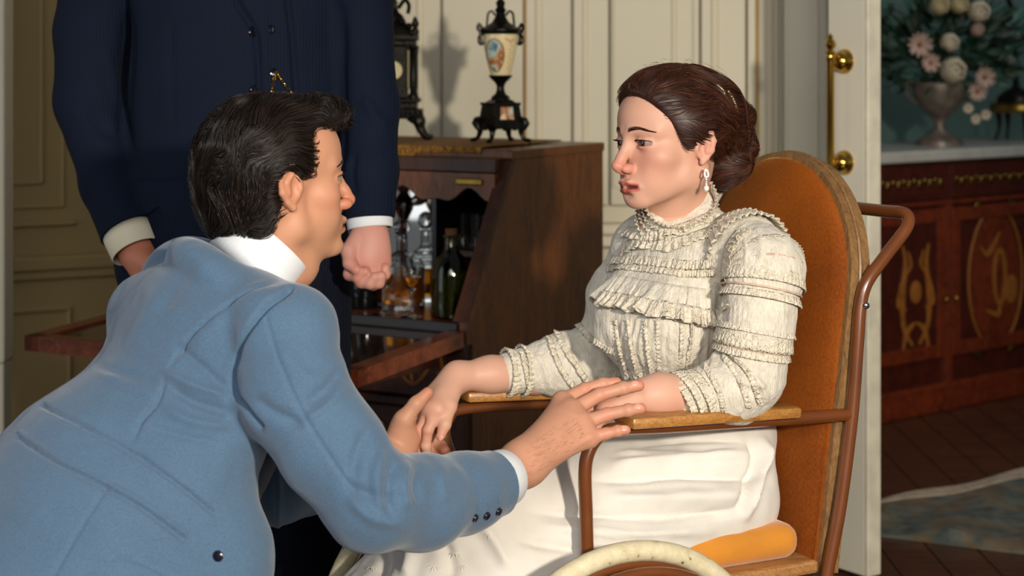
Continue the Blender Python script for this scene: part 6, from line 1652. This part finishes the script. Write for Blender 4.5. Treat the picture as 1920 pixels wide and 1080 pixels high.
# fist on the camera's right
wr_ = W(694, 432, 3.34)
s.chain([W(688, 340, 3.37), W(690, 400, 3.35), wr_], [.036, .033, .030], k=.02)
s.ell(W(693, 468, 3.325), (.040, .034, .046), k=.02)
kn = [W(664, 492, 3.300), W(684, 505, 3.293), W(703, 505, 3.300), W(716, 494, 3.315)]
s.cone(W(690, 450, 3.33), kn[0], .028, .017, k=.02)
for j, p in enumerate(kn):
    s.cone(W(694, 450, 3.33), p, .026, .0175, k=.014)
s.chain([kn[0], W(656, 514, 3.290), W(672, 520, 3.275), W(684, 510, 3.272)], [.0135, .0125, .0115, .010], k=.004)
s.chain([kn[1], W(678, 528, 3.280), W(694, 531, 3.272), W(702, 520, 3.27)], [.0135, .0125, .0115, .010], k=.004)
s.chain([kn[2], W(699, 532, 3.285), W(710, 530, 3.278), W(714, 518, 3.275)], [.0135, .0125, .011, .010], k=.004)
s.chain([kn[3], W(716, 518, 3.30), W(722, 514, 3.292), W(722, 503, 3.29)], [.0125, .0115, .010, .009], k=.004)
s.chain([W(672, 450, 3.315), W(654, 470, 3.292), W(655, 494, 3.276), W(668, 506, 3.268)], [.020, .015, .012, .010], k=.005)
fv, ff3 = s.mesh(.0022, 1); fc = paint_hand(fv, '#c68f80', kn, [W(668, 506, 3.268)], None, '#b9655a', .02)
# hand on the camera's left, half hidden
s = SDF(); s.k = .012
w2 = W(256, 470, 3.335)
s.chain([W(235, 420, 3.36), w2], [.036, .031], k=.02)
mk2 = [W(302, 520, 3.27), W(292, 532, 3.285), W(282, 540, 3.30), W(272, 545, 3.315)]
hand_sdf(s, w2, mk2, [[W(325, 545, 3.255), W(335, 562, 3.25), W(338, 575, 3.25)], [W(312, 560, 3.265), W(320, 578, 3.262), W(322, 592, 3.262)], [W(298, 566, 3.285), W(304, 584, 3.282), W(306, 596, 3.282)], [W(284, 566, 3.305), W(288, 580, 3.303), W(290, 590, 3.303)]], [W(270, 488, 3.30), W(298, 510, 3.25), W(318, 528, 3.235), W(332, 542, 3.23)], rw=.033, rf=.0108, rt=.009, palm_r=.016)
s.cone(w2, W(285, 515, 3.30), .032, .024, k=.02)
gv, gf = s.mesh(.003, 1); gc = np.tile(np.array(srgb('#b9755a')), (len(gv), 1))
# head out of the picture, trunk inside the clothes
SH = head_matrix(W(455, -480, 3.40), rot_frame((.25, -.97), math.radians(-12)), 1.05)
hs = head_sdf(SH, True, .0012); hs.cone(SH[:3, :3] @ V(-.02, 0, -.03) + SH[:3, 3], W(450, -290, 3.46), .056, .06, k=.03)
hv, hf = hs.mesh(.0032, 1); hc = head_paint(hv, SH, '#c48d74', '#a9655a', '#c07a66')
s = SDF(); s.k = .05
s.cone(W(450, -300, 3.46), W(450, -200, 3.46), .06, .08).cone(W(450, -180, 3.46), W(440, 480, 3.45), .11, .11).cone(W(240, -200, 3.46), W(660, -200, 3.46), .05)
s.chain([W(215, -180, 3.46), W(172, 160, 3.5), W(235, 420, 3.36)], [.05, .045, .036]); s.chain([W(680, -180, 3.46), W(684, 180, 3.46), W(688, 340, 3.37)], [.05, .045, .036])
s.chain([W(390, 500, 3.45), V(-.60, 3.45, .48), V(-.60, 3.47, .08)], [.09, .055, .04]); s.chain([W(560, 500, 3.43), V(-.40, 3.43, .48), V(-.40, 3.45, .08)], [.09, .055, .04])
bv, bf = s.mesh(.014, 1)
v, F, c = join_np([(fv, ff3, fc), (gv, gf, gc), (hv, hf, hc), (bv, bf, np.tile(np.array(srgb('#c58a76')), (len(bv), 1)))])
link('body', mesh_np('body', v, F, c), M_skin, sr, smooth=True)
eye_meshes(SH, sr, '#2a2018')
s = SDF(); s.M = SH; s.k = .02; s.ell((-.02, 0, .05), (.098, .082, .088)); s.ell((-.06, 0, .0), (.05, .07, .06)); s.ell((.116, 0, -.020), (.080, .100, .094), k=.010, op='-'); s.M = None
v, F = s.mesh(.006, 1); link('hair', mesh_np('hair', v, F, np.tile(np.array(srgb('#2a211b')), (len(v), 1))), M_hair, sr, smooth=True)
# jacket
jk = SDF(); jk.k = .06
Rb = rot_frame((.16, -1.0))
jk.ell(W(455, -60, 3.46), (.135, .225, .26), Rb).ell(W(448, 160, 3.46), (.135, .215, .24), Rb).ell(W(440, 380, 3.455), (.140, .215, .24), Rb).ell(W(435, 500, 3.45), (.15, .225, .16), Rb)
jk.cone(W(235, -205, 3.46), W(670, -205, 3.46), .07)
jk.half(V(0, 0, CZ - (548 - HOR) * YS / FPX), V(.0, 0, -1), .01)
jk.chain([W(205, -160, 3.47), W(176, 60, 3.49), W(172, 190, 3.49), W(212, 340, 3.42), W(246, 447, 3.345)], [.085, .076, .073, .062, .054], k=.018)
jk.chain([W(672, -160, 3.45), W(674, 60, 3.46), W(690, 200, 3.44), W(694, 320, 3.385), W(692, 412, 3.345)], [.082, .064, .060, .054, .048], k=.018)
v, F = jk.mesh(.0055, 1)
for c_, d_ in ((W(240, 433, 3.353), W(256, 470, 3.335) - W(235, 420, 3.36)), (W(692, 410, 3.347), W(694, 432, 3.34) - W(690, 380, 3.352))):
    d_ = unit(d_); t_ = (v - c_) @ d_; m_ = (np.linalg.norm(v - c_, axis=1) < .085) & (t_ > 0); v[m_] -= np.outer(t_[m_], d_) * .97
v = folds(v, F, [([(370, -260), (400, -120), (440, -5), (470, 45), (482, 80), (487, 180), (490, 260)], 5, -.010, 'full'), ([(530, -260), (534, -120), (540, -5), (548, 60), (558, 180), (565, 300)], 5, -.010, 'full'), ([(500, -200), (505, -5), (508, 100), (512, 200)], 2.5, -.003, 'full'), ([(240, 20), (238, 120), (232, 220), (240, 300)], 12, -.012), ([(640, 0), (640, 150), (640, 300), (648, 380)], 10, -.010),
                 ([(250, 285), (300, 290), (340, 288)], 3, -.004, 'full'), ([(255, 340), (300, 342), (340, 338)], 3, -.004, 'full'), ([(320, 20), (322, 120), (325, 260)], 6, -.002), ([(195, 90), (215, 150), (232, 210)], 12, .006), ([(150, 190), (190, 240), (235, 260)], 12, -.006), ([(680, 180), (705, 220), (735, 235)], 10, .006), ([(665, 280), (660, 330), (668, 370)], 6, -.006), ([(650, 290), (645, 340), (655, 380)], 6, .006)])
n_ = normals(v, F); v = v + n_ * (.0022 * vnoise(v, 12, 8))[:, None]
link('jacket', mesh_np('jacket', v, F), M_suit, sr, smooth=True); sfs2 = Surf(v, F)
M_btn2 = plain('black_horn_button', '#0c0e14', .15, var=.2, Coat_Weight=.5)
for px, py in ((473, 60), (477, 170)): button(px, py, .0105, sfs2, sr, M_btn2)
for px, py in ((508, 55), (513, 136)): button(px, py, .0085, sfs2, sr, M_btn2)
for px, py in ((165, 400), (169, 418), (174, 434)): button(px, py, .006, sfs2, sr, M_btn2)
# cuffs
tube_ring(W(238, 428, 3.355), W(256, 470, 3.335) - W(235, 420, 3.36), .0505, .0485, .052, .003).build('shirt_cuff', M_cuff2, sr, smooth=True)
tube_ring(W(692, 402, 3.349), W(694, 432, 3.34) - W(690, 380, 3.352), .0450, .0430, .026, .003).build('shirt_cuff', M_shirt, sr, smooth=True)
# watch chain
e = empty('watch_chain', (0, 0, 0)); e.parent = sr; e.location = Vector(-np.array(sr.location))
def chain_line(poly, n):
    P, N = sfs2.line(poly, n)
    for i in range(len(P)):
        t_ = unit(P[min(i + 1, len(P) - 1)] - P[max(i - 1, 0)]); nn = N[i]; o = nn if i % 2 else np.cross(nn, t_)
        c_ = P[i] + nn * .004
        MB().tube([c_ + t_ * .0042 * math.cos(a) + o * .0022 * math.sin(a) for a in np.linspace(0, 2 * math.pi, 11)[:-1]], .0009, 5, closed=True).build('chain_link', M_brass, e, smooth=True)
chain_line([(518, 137), (512, 155), (507, 180)], 8); chain_line([(518, 137), (530, 155), (550, 180)], 10)
# trousers
s = SDF(); s.k = .05
s.ell(W(450, 500, 3.45), (.13, .2, .14), Rb); s.chain([W(388, 520, 3.45), V(-.60, 3.45, .48), V(-.60, 3.47, .06)], [.115, .09, .085]); s.chain([W(556, 520, 3.43), V(-.405, 3.43, .48), V(-.40, 3.45, .06)], [.108, .088, .085])
s.half(V(0, 0, .03), V(0, 0, -1), .01)
v, F = s.mesh(.008, 1); v = folds(v, F, [([(600, 520), (598, 620), (600, 730)], 5, .006, 'full')]); link('trousers', mesh_np('trousers', v, F), M_suit2, sr, smooth=True)
for x in (-.60, -.40):
    s = SDF(); s.k = .02; s.ell(V(x + .01, 3.40, .05), (.05, .13, .05)); s.ell(V(x, 3.47, .07), (.05, .06, .06)); s.half(V(0, 0, .004), V(0, 0, -1)); v, F = s.mesh(.008, 1); link('shoe', mesh_np('shoe', v, F), M_black, sr, smooth=True)
